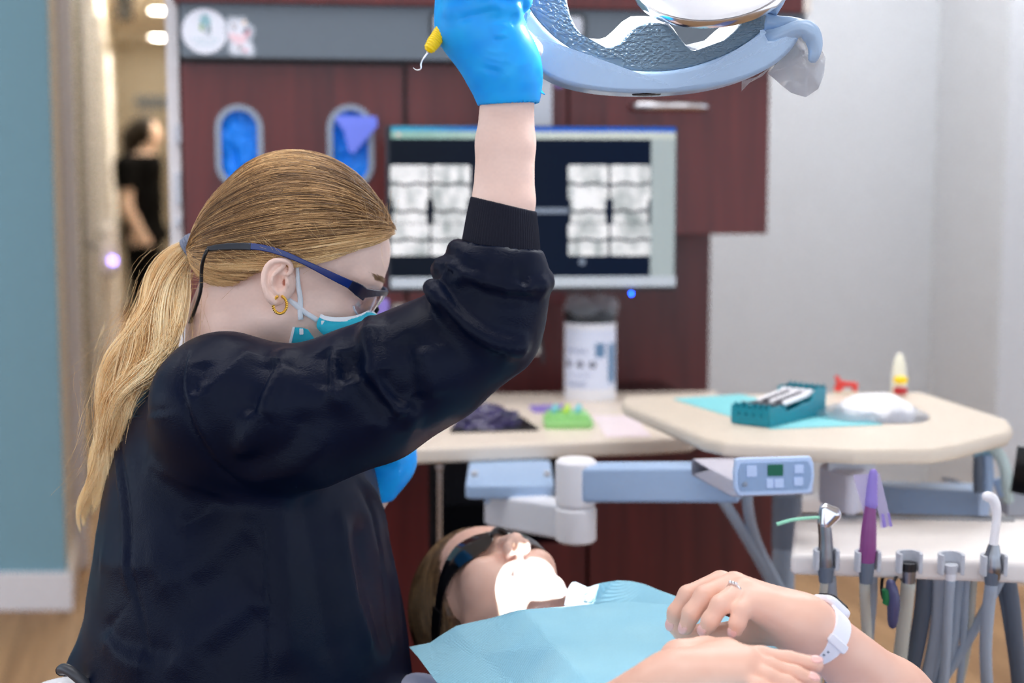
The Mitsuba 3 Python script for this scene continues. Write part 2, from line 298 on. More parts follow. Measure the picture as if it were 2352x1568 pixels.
# pale window of the fascia, partly behind the raised hand
zc0, zc1 = z_of(1170, 92, -.042), z_of(1170, 28, -.042); xa, xb = x_of(988, 60, -.042), x_of(1346, 60, -.042)
add('fascia_display__bezel', CAB.face(rect(xa, zc0, xb, zc1, .012), -.043, .008), 'black_gloss')
add('fascia_display__screen', CAB.face(rect(xa + .007, zc0 + .007, xb - .007, zc1 - .007, .008), -.045, .004), 'light_grey')
tag('fascia_display', 'long pale window with a black rounded frame set in the grey fascia', 'display')
# stickers
c0 = CAB.hit(470, 72, -.037)
def disc2(cx, cz, r, n=40): t = np.arange(n) * 2 * np.pi / n; return np.stack([cx + r * np.cos(t), cz + r * np.sin(t)], 1)
mat('sticker_white', (226, 230, 240), 0.45); mat('sticker_clear', (168, 176, 186), 0.3); mat('pink', (238, 208, 216), 0.5)
mat('leaf_teal', (140, 182, 190), 0.5); mat('leaf_green', (122, 160, 96), 0.5); mat('leaf_grey', (140, 158, 164), 0.5); mat('ink_pale', (196, 214, 224), 0.5); mat('spot_dark', (60, 62, 84), .5); mat('spot_brown', (140, 132, 130), .5); mat('horn', (226, 206, 190), .5); mat('pink_deep', (224, 170, 182), .5)
cx, cz = c0[0], c0[2]; q = 2.85 / FPX * 1.03
add('round_sticker__disc', CAB.face(disc2(cx, cz, 47 * q), -.0365, .0015, .0005), 'sticker_white')
def blob(key, pts, m, off=-.0372):                    # pixel offsets from the sticker's middle, y down
    add(key, CAB.face(rpoly(np.array([(cx + x * q, cz - y * q) for x, y in pts]), .0003), off, .0008, .0002), m)
blob('round_sticker__emblem_leaf', [(-9, -30), (0, -36), (10, -32), (14, -18), (8, -10), (-2, -12), (-10, -18)], 'leaf_teal')
blob('round_sticker__emblem_leaf', [(-10, -16), (-4, -14), (-2, -4), (-6, 2), (-11, -6)], 'leaf_green')
blob('round_sticker__emblem_leaf', [(2, -12), (12, -14), (14, -2), (9, 10), (2, 2)], 'leaf_grey')
for k, (x0, x1, y) in enumerate([(-28, 4, 16), (8, 30, 16), (-20, 22, 26)]):
    blob('round_sticker__print_line', [(x0, y - 2), (x1, y - 2), (x1, y + 2), (x0, y + 2)], 'ink_pale')
tag('round_sticker', 'round white sticker with a green and teal leaf emblem on the grey fascia', 'sticker')
c0 = CAB.hit(551, 83, -.037); cx, cz = c0[0], c0[2]
ow = [(-30, -30), (-20, -42), (-8, -40), (0, -41), (12, -40), (18, -28), (32, -18), (30, -2), (24, 8), (32, 26), (30, 40), (18, 44), (4, 40), (-14, 42), (-26, 34), (-26, 10), (-32, -4), (-34, -18)]
blob('cow_sticker__backing', ow, 'sticker_clear', -.0365)
blob('cow_sticker__head', [(-24, -24), (-14, -34), (2, -32), (14, -28), (22, -12), (16, 4), (2, 10), (-14, 6), (-26, -8)], 'sticker_white')
blob('cow_sticker__muzzle', [(-24, -8), (-6, -4), (10, -2), (14, 12), (2, 18), (-14, 14), (-22, 4)], 'pink', -.038)
blob('cow_sticker__body', [(-16, 12), (4, 14), (18, 10), (26, 26), (22, 36), (4, 34), (-12, 36), (-20, 26)], 'sticker_white')
blob('cow_sticker__spot', [(-16, -24), (-8, -26), (-8, -16), (-14, -14)], 'spot_brown', -.038)
blob('cow_sticker__spot', [(6, -12), (14, -18), (20, -16), (10, -4)], 'spot_dark', -.038)
blob('cow_sticker__horn', [(6, -34), (14, -32), (14, -22), (4, -24)], 'horn', -.0375)
blob('cow_sticker__ear', [(14, -14), (22, -12), (20, -2), (12, 4), (8, 2)], 'pink_deep', -.0376)
blob('cow_sticker__spot', [(-8, 22), (0, 20), (6, 26), (-2, 30)], 'spot_brown', -.038)
blob('cow_sticker__hoof', [(6, 26), (14, 24), (16, 32), (8, 34)], 'pink_deep', -.038)
tag('cow_sticker', 'cut-out sticker of a pink and white spotted cow beside the round sticker', 'sticker')
# glove boxes behind the oval openings
def crumple(cx, z0, z1, hw, seed, yy=.016):
    g = np.random.default_rng(seed); nx, nz = 22, 44; xs = np.linspace(cx - hw, cx + hw, nx); zs = np.linspace(z0, z1, nz); X, Z = np.meshgrid(xs, zs, indexing='ij')
    pp = np.stack([X * 38, Z * 26, X * 0 + seed], -1); d = meshkit.fbm(pp, 3, seed); d2 = np.abs(meshkit.noise(pp * np.array([1.3, .8, 1]) + X[..., None] * 30, seed + 5) - .5)
    Y = yy - .022 * d + .02 * d2
    v = np.stack([X, Y, Z], -1).reshape(-1, 3); i, j = np.meshgrid(np.arange(nx - 1), np.arange(nz - 1), indexing='ij')
    f = np.stack([i * nz + j, (i + 1) * nz + j, (i + 1) * nz + j + 1, i * nz + j + 1], -1).reshape(-1, 4)
    return trimesh.Trimesh(v, np.vstack([f[:, [0, 1, 2]], f[:, [0, 2, 3]]]), process=False)
for k, (cx, q0, q1) in enumerate(OV):
    key = 'glove_dispenser' + ('_001' if k else '')
    o = Polygon(stadium(cx, q0, q1, .0455)).difference(Polygon(stadium(cx, q0 + .011, q1 - .011, .0345)))
    m = trimesh.creation.extrude_polygon(o, .012, engine='earcut')
    add(key + '__ring', CAB.mk(mv(m, np.array([[1, 0, 0], [0, 0, -1.0], [0, 1, 0]]), (0, .004, 0))), 'grey_ring', smooth=40)
    add(key + '__gloves', CAB.mk(crumple(cx, q0, q1, .045, 3 + 5 * k)), 'glove_blue', smooth=True, label='crumpled blue nitrile gloves showing in the opening')
    tag(key, ['grey oval glove opening filled with blue gloves, the left one', 'grey oval glove opening with a pale glove sticking out, the right one'][k], 'glove dispenser')
cx, q0, q1 = OV[1]
c = np.array([cx, -.006, q1 - .04])
pp = [(-.034, .0, .018), (.012, -.012, .012), (.05, -.022, .016), (.052, -.02, -.002), (.03, -.012, -.018), (.006, -.004, -.055), (-.004, -.002, -.05), (-.012, -.004, -.012)]
mat('glove_pale', (120, 140, 255), 0.4)
hullp = m3.Manifold.hull_points(np.array([[x, y + dy, z] for x, y, z in pp[:4] + [pp[7]] for dy in (0, .008)]) + c) + m3.Manifold.hull_points(np.array([[x, y + dy, z] for x, y, z in pp[3:] for dy in (0, .008)]) + c)
add('glove_dispenser_001__pulled_glove', CAB.mk(hullp), 'glove_pale', label='pale violet-blue glove pulled half out')
# paper towel dispenser between the doors, violet lamp beside it
add('towel_dispenser__case', CAB.box(1140, 165, 1268, 300, -.09, .088, .008), 'light_grey')
add('towel_dispenser__lip', CAB.box(1150, 165, 1262, 178, -.096, .01, .002), 'white_plastic')
tag('towel_dispenser', 'pale grey box dispenser on the cabinet behind the raised wrist', 'dispenser')
c = CAB.w(*CAB.hit(1285, 190, -.004)); add('indicator_light', mv(lathe([(.0001, -.008), (.008, -.006), (.01, 0), (.0001, 0)], 16), CAB.R @ rotx(math.pi / 2), c), 'violet', label='small violet light on the cabinet beside the lamp', cat='indicator light')
# hinge and switch details on the partition's edge
for k, (v0, v1) in enumerate([(285, 330), (396, 470), (500, 520)]):
    add('edge_bracket' + ('_%03d' % k if k else ''), CAB.box(402, v0, 416, v1, .008, .03, .003), 'light_grey', label=['small grey hinge on the white partition edge, uppermost', 'long grey bracket on the white partition edge', 'small grey hinge low on the white partition edge'][k], cat='hinge')

# ---------------------------------------------------------------- monitor
MON = Frame(0, 2.62, 5.0)
mw = lambda u, v, o=0: MON.hit(u, v, o)[[0, 2]]
a, b = mw(888, 670), mw(1558, 288); MX0, MZ0, MX1, MZ1 = a[0], mw(1200, 669)[1], b[0], mw(1200, 288)[1]
mat('screen_navy', mikit.proc(lambda p, n, uv: MX(srgb(18, 25, 36), srgb(4, 20, 44), SM(-.25, .25, p.x))), 0.4, spec=.08)
mat('screen_blue', mikit.proc(lambda p, n, uv: MX(srgb(60, 170, 205), srgb(0, 96, 205), SM(-.22, .0, p.x))), 0.3, spec=.1)
mat('screen_pale', (206, 214, 206), 0.3, spec=.1); mat('screen_grey', (176, 188, 186), 0.3, spec=.1); mat('screen_task', (200, 208, 214), .3, spec=.1); mat('monitor_black', (26, 31, 40), 0.4); mat('screen_toolbar', mikit.proc(lambda p, n, uv: MX(srgb(150, 196, 180), srgb(214, 222, 210), SM(-.2, .1, p.x)) * (.8 + .2 * N(p.x * 260, p.z * 300))), .3)
add('monitor__case', MON.mk(mv(slab(rect(MX0, MZ0, MX1, MZ1, .004), 0, .035, .004), np.array([[1, 0, 0], [0, 0, -1.0], [0, 1, 0]]), (0, .036, 0))), 'monitor_black')
def scr(name, u0, v0, u1, v1, m, off=-.0005, r=0.0, **kw):
    p, q_ = mw(u0, v1, off), mw(u1, v0, off); return add('monitor__' + name, MON.face(rect(p[0], p[1], q_[0], q_[1], r), off, .0008, .0002), m, **kw)
scr('screen', 897, 292, 1553, 662, 'screen_navy', 0.0002)
scr('screen__title_bar', 898, 293, 1552, 302, 'screen_blue', -.0008)
scr('screen__toolbar', 898, 302, 1552, 318, 'screen_toolbar', -.0008)
scr('screen__side_panel', 1493, 319, 1552, 638, 'screen_grey', -.0008)
scr('screen__task_bar', 898, 634, 1552, 661, 'screen_task', -.0009)
scr('screen__divider', 1085, 478, 1306, 490, 'mid_grey', -.0007)
def xray_fn(p, n, uv):
    t = FB(p.x * 90, 2.0, p.z * 60, 3); tt = N(p.x * 75, 7.0, p.z * 22)
    return MX(srgb(128, 142, 138), srgb(252, 252, 248), dr.clip(t * .8 + tt * .9 - .12, 0, 1))
mat('xray', mikit.proc(xray_fn), 0.4)
for c0_, c1_ in ((896, 986), (990, 1080), (1305, 1397), (1402, 1494)):
    for k, (v0, vm, v1) in enumerate([(379, 423, 460), (458, 485, 513), (514, 551, 588)]):
        ins = 6 if k == 1 else 0
        pts = []
        def tile(vt, vb, wob, lower):
            us = np.linspace(c0_ + ins, c1_ - ins, 9); w = 2.5 * np.sin(np.arange(9) * 1.3 + c0_ + k)
            top = [(u, vt + (wob_ if lower else 0)) for u, wob_ in zip(us, w)]; bot = [(u, vb + (0 if lower else wob_)) for u, wob_ in zip(us, w)][::-1]
            return np.array([mw(u, v, -.0009) for u, v in top + bot])
        add('monitor__screen__radiograph', MON.face(rpoly(tile(v0, vm - 3, 2, False), .004), -.0011, .0006, .0002), 'xray')
        add('monitor__screen__radiograph', MON.face(rpoly(tile(vm + 3, v1 - 1, 2, True), .004), -.0011, .0006, .0002), 'xray')
p = mw(1337, 601); add('monitor__screen__marker', MON.face(disc2(p[0], p[1], .006), -.0012, .0006, .0002), 'mid_grey')
p = mw(915, 309); add('monitor__screen__icon', MON.face(disc2(p[0], p[1], .004), -.0014, .0006, .0002), 'horn')
p = mw(1450, 674); scene['led_blue'] = {'type': 'diffuse', 'reflectance': {'type': 'rgb', 'value': [.0, .02, .2]}}
add('monitor__power_light', MON.mk(mv(trimesh.creation.icosphere(subdivisions=2, radius=.0032), None, (p[0], -.002, p[1]))), 'led_blue', smooth=True, emitter={'type': 'area', 'radiance': {'type': 'rgb', 'value': [.05, .9, 14.0]}}, label='glowing blue power light')
mc = MON.w((MX0 + MX1) / 2, .06, (MZ0 + MZ1) / 2)
add('monitor__mount', tube([mc + (0, -.03, 0), mc + (0, .08, .02), mc + (0.01, .16, .02)], .022, 10, 12), 'black')
tag('monitor', 'black flat monitor showing rows of dental x-rays in front of the cabinet', 'monitor')

# ---------------------------------------------------------------- counter and what stands on it
ZC = 0.80
def pzpoly(pts, z): return np.array([PZ(u, v, z)[:2] for u, v in pts])
ctop = pzpoly([(640, 1040), (955, 1029), (1481, 1009), (1585, 1003), (1612, 990), (1648, 897), (640, 908)], ZC)
add('counter__worktop', slab(rpoly(ctop, .012), ZC - .026, ZC, .006), 'laminate')
tag('counter', 'pale beige laminate counter running in front of the dark wood cabinet', 'counter')
add('back_cupboard__panel', CAB.box(880, 680, 1300, 915, .16, .13, .002), 'wood')
c = CAB.w(*CAB.hit(1141, 911, .15)); add('back_cupboard__knob', mv(lathe([(.0001, -.03), (.012, -.0285), (.0165, -.02), (.016, -.012), (.009, -.006), (.006, 0), (.0001, 0)], 24), CAB.R @ rotx(-math.pi / 2), c), 'chrome', label='round chrome knob')
tag('back_cupboard', 'low wood cupboard front under the monitor behind the raised sleeve', 'cupboard')
# wipes canister
c = PZ(1355, 915, ZC); r = .0505
K = 'wipes_canister'
add(K + '__tub', lathe([(.0001, 0), (r * .96, 0), (r, .004), (r, .018), (r * .985, .02), (r * .985, .142), (r, .145), (r * .98, .15), (.0001, .15)], 40, None, c), 'white_plastic')
add(K + '__lid', lathe([(.0001, .15), (r * .99, .15), (r * .99, .168), (r * .95, .176), (r * .5, .180), (.0001, .181)], 40, None, c), 'black')
ph = np.linspace(0, 2 * np.pi, 49)[:-1]; rr = np.random.default_rng(4)
ring = []
for k, (zz, rad) in enumerate([(.168, 1.02), (.176, 1.06), (.186, .98), (.196, .9), (.2, .6)]):
    ring.append(np.stack([r * (rad + .05 * np.sin(ph * 5 + k) * (k > 0)) * np.cos(ph), r * (rad + .05 * np.sin(ph * 7 + 2 * k)) * np.sin(ph), zz + .006 * np.sin(ph * 4 + k) + 0 * ph], -1) + c)
add(K + '__film', rings_mesh(ring, caps=False), 'clear_film', smooth=True, label='loose clear plastic over the black lid')
def on_can(u0, u1, z0, z1, m, name, dr_=.0012):         # a patch of print on the tub; u in pixels from the middle
    q = 2.72 / FPX; a0, a1 = [math.asin(np.clip(u * q / r, -.99, .99)) for u in (u0, u1)]; a = np.linspace(a0, a1, 10)
    R_ = [np.stack([(r + d) * np.sin(a), -(r + d) * np.cos(a), np.full(10, z)], -1) + c for z, d in ((z0, 0), (z0, dr_), (z1, dr_), (z1, 0))]
    add(K + '__' + name, rings_mesh(R_, close=False, caps=False), m, smooth=30)
mat('label_white', (222, 228, 244), .4); mat('ink_blue', (96, 132, 166), .4); mat('ink_grey', (176, 184, 206), .4); mat('ink_dark', (40, 44, 60), .4)
on_can(-57, 57, .024, .138, 'label_white', 'paper_label', .0006)
on_can(8, 30, .086, .113, 'ink_blue', 'label_square'); on_can(38, 54, .036, .112, 'ink_blue', 'label_stripe')
on_can(-52, -12, .094, .101, 'ink_grey', 'label_line'); on_can(-52, -14, .030, .038, 'ink_grey', 'label_line'); on_can(-52, 0, .050, .053, 'ink_grey', 'label_line')
for uu in (-50, -26, 2): 
    q = 2.72 / FPX; t = np.linspace(0, 2 * np.pi, 17)[:-1]
    rg = []
    for rad, d in ((.0065, .0008), (.0065, .0016), (.0028, .0016), (.0028, .0008)):
        ang = math.asin(uu * q / r) + rad * np.cos(t) / r; rg.append(np.stack([(r + d) * np.sin(ang), -(r + d) * np.cos(ang), .072 + rad * np.sin(t)], -1) + c)
    add(K + '__label_ring', rings_mesh(rg, caps=False), 'ink_dark', smooth=30)
tag(K, 'white wipes canister with black lid standing on the counter below the monitor', 'canister')
# black mat with a dark pouch
add('counter_mat__sheet', slab(rpoly(pzpoly([(1032, 995), (1240, 989), (1197, 960), (1070, 945)], ZC), .006), ZC + .0005, ZC + .004, .001), 'black')
tag('counter_mat', 'black flat mat lying on the counter beside the sleeve', 'mat')
c = PZ(1118, 975, ZC + .004)
def lump(rx, ry, rz, seed, amp=.25, fr=3.0, sub=4):
    s = trimesh.creation.icosphere(subdivisions=sub); v = np.array(s.vertices); d = meshkit.fbm(v * fr + 5, 3, seed) - .5; v = v * (1 + amp * d[:, None]) * np.array([rx, ry, rz]); v[:, 2] = np.maximum(v[:, 2], 0); s.vertices = v; return s
mat('pouch', (58, 52, 92), 0.16, spec=.8)
add('dark_pouch__bag', mv(lump(.055, .045, .034, 3, .7, 4.0), rotz(.2), c), 'pouch', smooth=40, label=None)
tag('dark_pouch', 'crumpled shiny violet-black pouch lying on the black mat', 'pouch')
# green packet with a pale film
fr_ = Frame(*PZ(1252, 986, ZC)[:2], 2)
add('green_packet__tray', fr_.mk(slab(rect(0, 0, .082, .075, .006), ZC + .0005, ZC + .016, .004)), 'green_pack')
add('green_packet__cover', fr_.mk(slab(rect(.006, .006, .076, .069, .005), ZC + .016, ZC + .024, .003)), 'green_pack', label='pale green lid')
for k in range(3): add('green_packet__tip', fr_.mk(tube([(.016 + .02 * k, .02, ZC + .029), (.022 + .02 * k, .055, ZC + .03)], .0055, 6, 10, round_ends=True)), 'lime' if k == 1 else 'teal_paper')
tag('green_packet', 'small pale green packet on the counter in front of the wipes canister', 'packet')
fr2 = Frame(*PZ(1228, 952, ZC)[:2], 6); add('violet_card__sheet', fr2.mk(slab(rect(0, .02, .07, .09, .004), ZC + .0005, ZC + .004, .001)), 'violet'); tag('violet_card', 'violet card lying on the counter behind the green packet', 'card')
fr2 = Frame(*PZ(1392, 1005, ZC)[:2], 3); mat('paper_pink', (236, 222, 226), .5); add('paper_slip__sheet', fr2.mk(slab(rect(0, 0, .075, .22, .004), ZC + .0004, ZC + .002, .0006)), 'paper_pink'); tag('paper_slip', 'blank pale sheet lying on the counter right of the green packet', 'paper')
for k, (u0, u1, v1) in enumerate([(904, 930, 915), (1218, 1240, 815)]):
    add('monitor_post' + ('_%03d' % k if k else ''), CAB.box(u0, 672, u1, v1, .05, .03, .004), 'counter_edge', label=['pale upright post below the left end of the monitor', 'pale upright post beside the hanging black strap'][k], cat='post')
p1 = [P(1228, 700, 2.7), P(1236, 760, 2.69), P(1244, 800, 2.68), P(1247, 832, 2.68)]
add('strap', tube(p1, [.008, .008, .009, .007], 16, 8, .4), 'black', label='black strap hanging below the monitor beside the sleeve', cat='strap')
c = P(880, 745, 2.55)
add('blue_bottle__body', lathe([(.0001, -.06), (.016, -.058), (.017, .0), (.011, .016), (.0001, .018)], 24, None, c), 'glove_blue'); add('blue_bottle__cap', lathe([(.0001, .016), (.011, .016), (.0105, .045), (.0001, .047)], 20, None, c), 'violet')
add('blue_bottle__base', lathe([(.0001, ZC - c[2]), (.03, ZC - c[2]), (.02, -.055), (.0001, -.055)], 20, None, c), 'black')
tag('blue_bottle', 'small blue bottle with violet cap behind the safety glasses', 'bottle')

# ---------------------------------------------------------------- base cabinet under the counter
BO = -.50
K = 'base_cabinet'
zf = CAB.hit(1200, 1066, BO)[2]
xb = [CAB.hit(u, 1200, BO)[0] for u in (640, 985, 1003, 1296, 1346, 1354, 1784)]
zs = CAB.hit(1200, 1250, BO)[2]; ZT = ZC - .0265
add(K + '__panel', CAB.mk(bx(xb[0], BO, .08, xb[1], BO + .02, ZT, .002)), 'wood')
add(K + '__drawer', CAB.mk(bx(xb[2], BO, .08, xb[4], BO + .02, zs, .002)), 'wood')
add(K + '__door', CAB.mk(bx(xb[5], BO, .08, xb[6], BO + .02, ZT, .002)), 'wood')
add(K + '__stile', CAB.mk(bx(xb[3], BO + .002, zs, xb[5], BO + .02, ZT, .002)), 'wood_dark')
add(K + '__carcass', CAB.mk(bx(xb[0], BO + .36, .02, xb[6] - .004, .29, ZT, .002)), 'wood_dark')
add(K + '__niche_back', CAB.mk(bx(xb[1] - .02, BO + .30, zs, xb[3] + .02, BO + .35, ZT, .002)), 'navy_dark', label='dark navy recess')
add(K + '__niche_floor', CAB.mk(bx(xb[1], BO + .02, zs - .02, xb[3], BO + .30, zs, .002)), 'navy_dark')
add(K + '__niche_side', CAB.mk(bx(xb[1] - .004, BO + .02, .08, xb[1] + .012, BO + .34, ZT, .002)), 'black')
add(K + '__side', CAB.mk(bx(xb[6] - .02, BO + .021, .02, xb[6], BO + .36, ZT, .002)), 'wood')
add(K + '__plinth', CAB.mk(bx(xb[0], BO + .04, .0, xb[6] - .03, BO + .1, .08, .002)), 'black')
add(K + '__rail', tube([P(1010, 1072, 2.3), P(1010, 1245, 2.3)], .0042, 4, 10, round_ends=True), 'chrome', label='thin upright chrome rail')
add(K + '__rail_knob', mv(trimesh.creation.icosphere(subdivisions=2, radius=.007), None, P(1010, 1072, 2.295)), 'chrome', smooth=True)
tag(K, 'dark wood base cabinet with an open navy niche under the counter', 'cabinet')

# ---------------------------------------------------------------- delivery unit: arm, tray, control box
K = 'delivery_arm'
c1, c2 = P(1157, 1140, 2.12), P(1323, 1150, 1.93)
def vcyl(u, v0, v1, Y, rpx, m, name, rad=.004):
    r = rpx * Y / FPX; z0, z1 = P(u, v1, Y)[2], P(u, v0, Y)[2]; x = P(u, (v0 + v1) / 2, Y)[0]
    return add(name, lathe([(.0001, z0), (r - rad, z0), (r, z0 + rad), (r, z1 - rad), (r - rad, z1), (.0001, z1)], 40, None, (x, Y, 0)), m)
zt = P(1157, 1064, 2.12)[2]
add(K + '__mount_plate', slab(rpoly([(P(1070, 1075, 2.08)[0], 2.05), (P(1272, 1075, 2.08)[0], 2.05), (P(1272, 1075, 2.08)[0], 2.25), (P(1070, 1075, 2.08)[0], 2.25)], .01), ZT - .022, ZT - .0005, .004), 'pale_blue_grey')
for u in (1090, 1256): vcyl(u, 1082, 1094, 2.06, 8, 'light_grey', K + '__bolt', .001)
z0 = P(1157, 1150, 2.12)[2]
add(K + '__upper_pivot', lathe([(.0001, z0), (.030, z0), (.0305, z0 + .003), (.0305, ZT - .03), (.028, ZT - .02), (.0001, ZT - .02)], 40, None, (c1[0], 2.12, 0)), 'pale_blue_grey')
vcyl(1154, 1150, 1203, 2.12, 42, 'arm_grey', K + '__lower_pivot')
def beam(p0, p1, w, h, name, m, r=.006):           # a level beam between two points
    p0, p1 = np.asarray(p0), np.asarray(p1); d = p1 - p0; L = np.linalg.norm(d); Rm = frame(d)
    yz = rpoly([(-w / 2, -h / 2), (w / 2, -h / 2), (w / 2, h / 2), (-w / 2, h / 2)], r)
    m_ = slab(yz, 0, L, r * .5); Rr = np.stack([Rm[:, 1], Rm[:, 2], Rm[:, 0]], 1)
    return add(name, mv(m_, Rr, p0), m)
beam(P(1150, 1168, 2.12), P(1318, 1195, 1.94), .05, .050, K + '__lower_beam', 'arm_grey')
vcyl(1323, 1054, 1160, 1.93, 48, 'white_plastic', K + '__hinge'); vcyl(1323, 1161.5, 1243, 1.93, 48, 'white_plastic', K + '__hinge', .004)
beam(P(1330, 1107, 1.93), P(1700, 1106, 1.86), .05, .049, K + '__upper_beam', 'pale_blue_grey')
tag(K, 'white and pale grey jointed arm reaching from under the counter to the tray', 'arm')
# tray table
ZTR = .875
K = 'tray_table'
tp = pzpoly([(1427, 916), (1436, 908), (2112, 899), (2135, 904), (2316, 962), (2327, 978), (2318, 991), (2192, 1022), (2140, 1030), (1960, 1031), (1660, 1014), (1610, 1002), (1432, 926)], ZTR)
add(K + '__top', slab(rpoly(tp, .012, 5), ZTR - .021, ZTR, .008, 4), 'laminate_tray')
zb = ZTR - .0215
A = P(1680, 1142, 1.70); B = P(1868, 1134, 1.715); C = PZ(1588, 1092, A[2]); B[2] = A[2]
dq = C - A
BX = Frame(A[0], A[1], math.degrees(math.atan2(B[1] - A[1], B[0] - A[0]))); L = np.linalg.norm((B - A)[:2]); dl = BX.R.T @ dq
pl = np.array([(0, 0), (L, 0), (L + dl[0], dl[1]), (dl[0], dl[1])]); H0 = A[2]
mat('box_grey', (190, 188, 200), .4); mat('panel_blue', (140, 166, 200), .35); mat('panel_rim', (184, 206, 238), .35); mat('button', (186, 206, 240), .4); mat('panel_shadow', (40, 62, 100), .5)
add(K + '__control_box', BX.mk(slab(pl, H0, zb, .003)), 'box_grey')
def fpx(pts): return BX.px(pts, 0)
rim = rpoly(fpx([(1686, 1052), (1697, 1050), (1858, 1046), (1864, 1060), (1866, 1090), (1860, 1128), (1850, 1130), (1693, 1136), (1684, 1120), (1682, 1085)]), .003)
add(K + '__control_panel', BX.face(rim, -.008, .008, .002), 'panel_rim')
inn = rpoly(fpx([(1697, 1060), (1850, 1055), (1857, 1070), (1858, 1095), (1850, 1120), (1696, 1125), (1691, 1110), (1690, 1080)]), .003)
add(K + '__control_panel__face', BX.face(inn, -.0095, .0015, .0005), 'panel_blue')
def key(u0, v0, u1, v1, m, nm, **kw): add(K + '__control_panel__' + nm, BX.face(rpoly(fpx([(u0, v1), (u1, v1 - .5), (u1, v0 - .5), (u0, v0)]), .001), -.0112, .002, .0006), m, **kw)
key(1757, 1063, 1792, 1089, 'lcd_green', 'screen', label='dark green display')
for q in ((1709, 1066, 1732, 1091), (1754, 1095, 1770, 1117), (1772, 1095, 1793, 1116), (1818, 1064, 1839, 1083), (1817, 1092, 1838, 1111)): key(*q, 'button', 'button')
add(K + '__control_panel__dial', BX.mk(mv(lathe([(.0001, .004), (.003, .003), (.0035, 0), (.0001, 0)], 16), rotx(math.pi / 2), np.array([fpx([(1705, 1108)])[0][0], -.009, fpx([(1705, 1108)])[0][1]]))), 'mid_grey')
add(K + '__bracket', slab(rpoly(pzpoly([(1900, 1062), (2010, 1062), (2010, 1046), (1900, 1046)], zb - .012), .004), zb - .024, zb, .003), 'light_grey')
# swivel neck below the tray, padded arm behind the instrument rail
add(K + '__neck', slab(rpoly(pzpoly([(1880, 1098), (1960, 1130), (2010, 1100), (1930, 1075)], zb - .04), .01), zb - .075, zb - .02, .006), 'box_grey')
add(K + '__neck_joint', lathe([(.0001, zb - .12), (.03, zb - .12), (.034, zb - .11), (.034, zb - .075), (.028, zb - .066), (.0001, zb - .066)], 32, None, (*PZ(1960, 1130, zb - .1)[:2], 0)), 'pale_blue_grey')
pc = PZ(1805, 1150, zb - .1)
add(K + '__column', tube([P(1803, 1110, 2.02), P(1800, 1260, 2.02), P(1797, 1560, 2.02)], .0165, 8, 20), 'hose_grey')
add(K + '__column_sleeve', tube([P(1808, 1135, 2.02), P(1806, 1255, 2.02)], .0215, 4, 20), 'mid_grey')
tag(K, 'pale beige tray table with a small grey control box under its edge', 'tray')
K = 'padded_arm'
pa = [P(2046, 1140, 2.22), P(2080, 1148, 2.18), P(2160, 1150, 2.16), P(2262, 1155, 2.14)]
def tubebox(pts, w, h, n=20, rr=.008):
    p = smoothline(pts, n); t, _, _ = frames(p); out = []
    o = rpoly([(-w / 2, -h / 2), (w / 2, -h / 2), (w / 2, h / 2), (-w / 2, h / 2)], rr)
    for k in range(len(p)): s = nrm(np.cross([0, 0, 1.0], t[k])); out.append(p[k] + o[:, :1] * s + o[:, 1:] * np.array([0, 0, 1.0]))
    return rings_mesh(out)
add(K + '__cover', tubebox(pa, .06, .048), 'pale_blue_grey'); add(K + '__base', tubebox([p - np.array([0, 0, .029]) for p in pa], .05, .012), 'mid_grey')
add(K + '__lever', tube([P(2166, 1100, 2.2), P(2185, 1103, 2.2), P(2215, 1112, 2.2)], [.006, .005, .002], 10, 8, .5), 'hose_dark')
tag(K, 'blue-grey padded arm behind the instrument holder plate', 'arm')
# instrument holder plate
ZI = .77
K = 'instrument_holder'
hp = pzpoly([(1816, 1272), (2352, 1292), (2420, 1294), (2392, 1196), (2330, 1191), (1842, 1180), (1826, 1184)], ZI)
mat('holder_cream', (232, 228, 224), .35)
add(K + '__plate', slab(rpoly(hp, .006), ZI - .026, ZI, .006), 'holder_cream')
hpos = [(1897, 1283), (1992, 1287), (2087, 1290), (2183, 1293), (2281, 1296)]
HP = [PZ(u, v, ZI) for u, v in hpos]
for k, p in enumerate(HP):
    a = np.linspace(-.2 * np.pi, 1.2 * np.pi, 22)
    o = np.stack([p[0] + .0155 * np.cos(a), p[1] - .002 + .0155 * np.sin(a)], 1); i_ = np.stack([p[0] + .0115 * np.cos(a), p[1] - .002 + .0115 * np.sin(a)], 1)[::-1]
    add(K + '__cup', slab(np.vstack([o, i_]), ZI - .012, ZI + .012, .001), 'light_grey')
add(K + '__lip', slab(rpoly(pzpoly([(1842, 1184), (2330, 1195), (2331, 1189), (1843, 1178)], ZI + .002), .0008), ZI, ZI + .004, .001), 'steel')
add(K + '__bracket', bx(P(1860, 1200, 2.0)[0], 1.78, ZI - .06, P(2300, 1200, 2.0)[0], 1.84, ZI - .0262, .004), 'mid_grey')
add(K + '__side_housing', bx(P(2316, 1150, 2.04)[0], 2.04, P(2302, 1190, 2.04)[2], P(2440, 1150, 2.04)[0], 2.08, P(2302, 1102, 2.04)[2], .006), 'light_grey')
add(K + '__screen', mv(bx(-.03, -.004, 0, .03, .004, .07, .003), rotz(-.6) @ roty(.1), P(2372, 1140, 2.0)), 'black_gloss')
tag(K, 'cream instrument holder plate with five cups at its front edge', 'instrument holder')
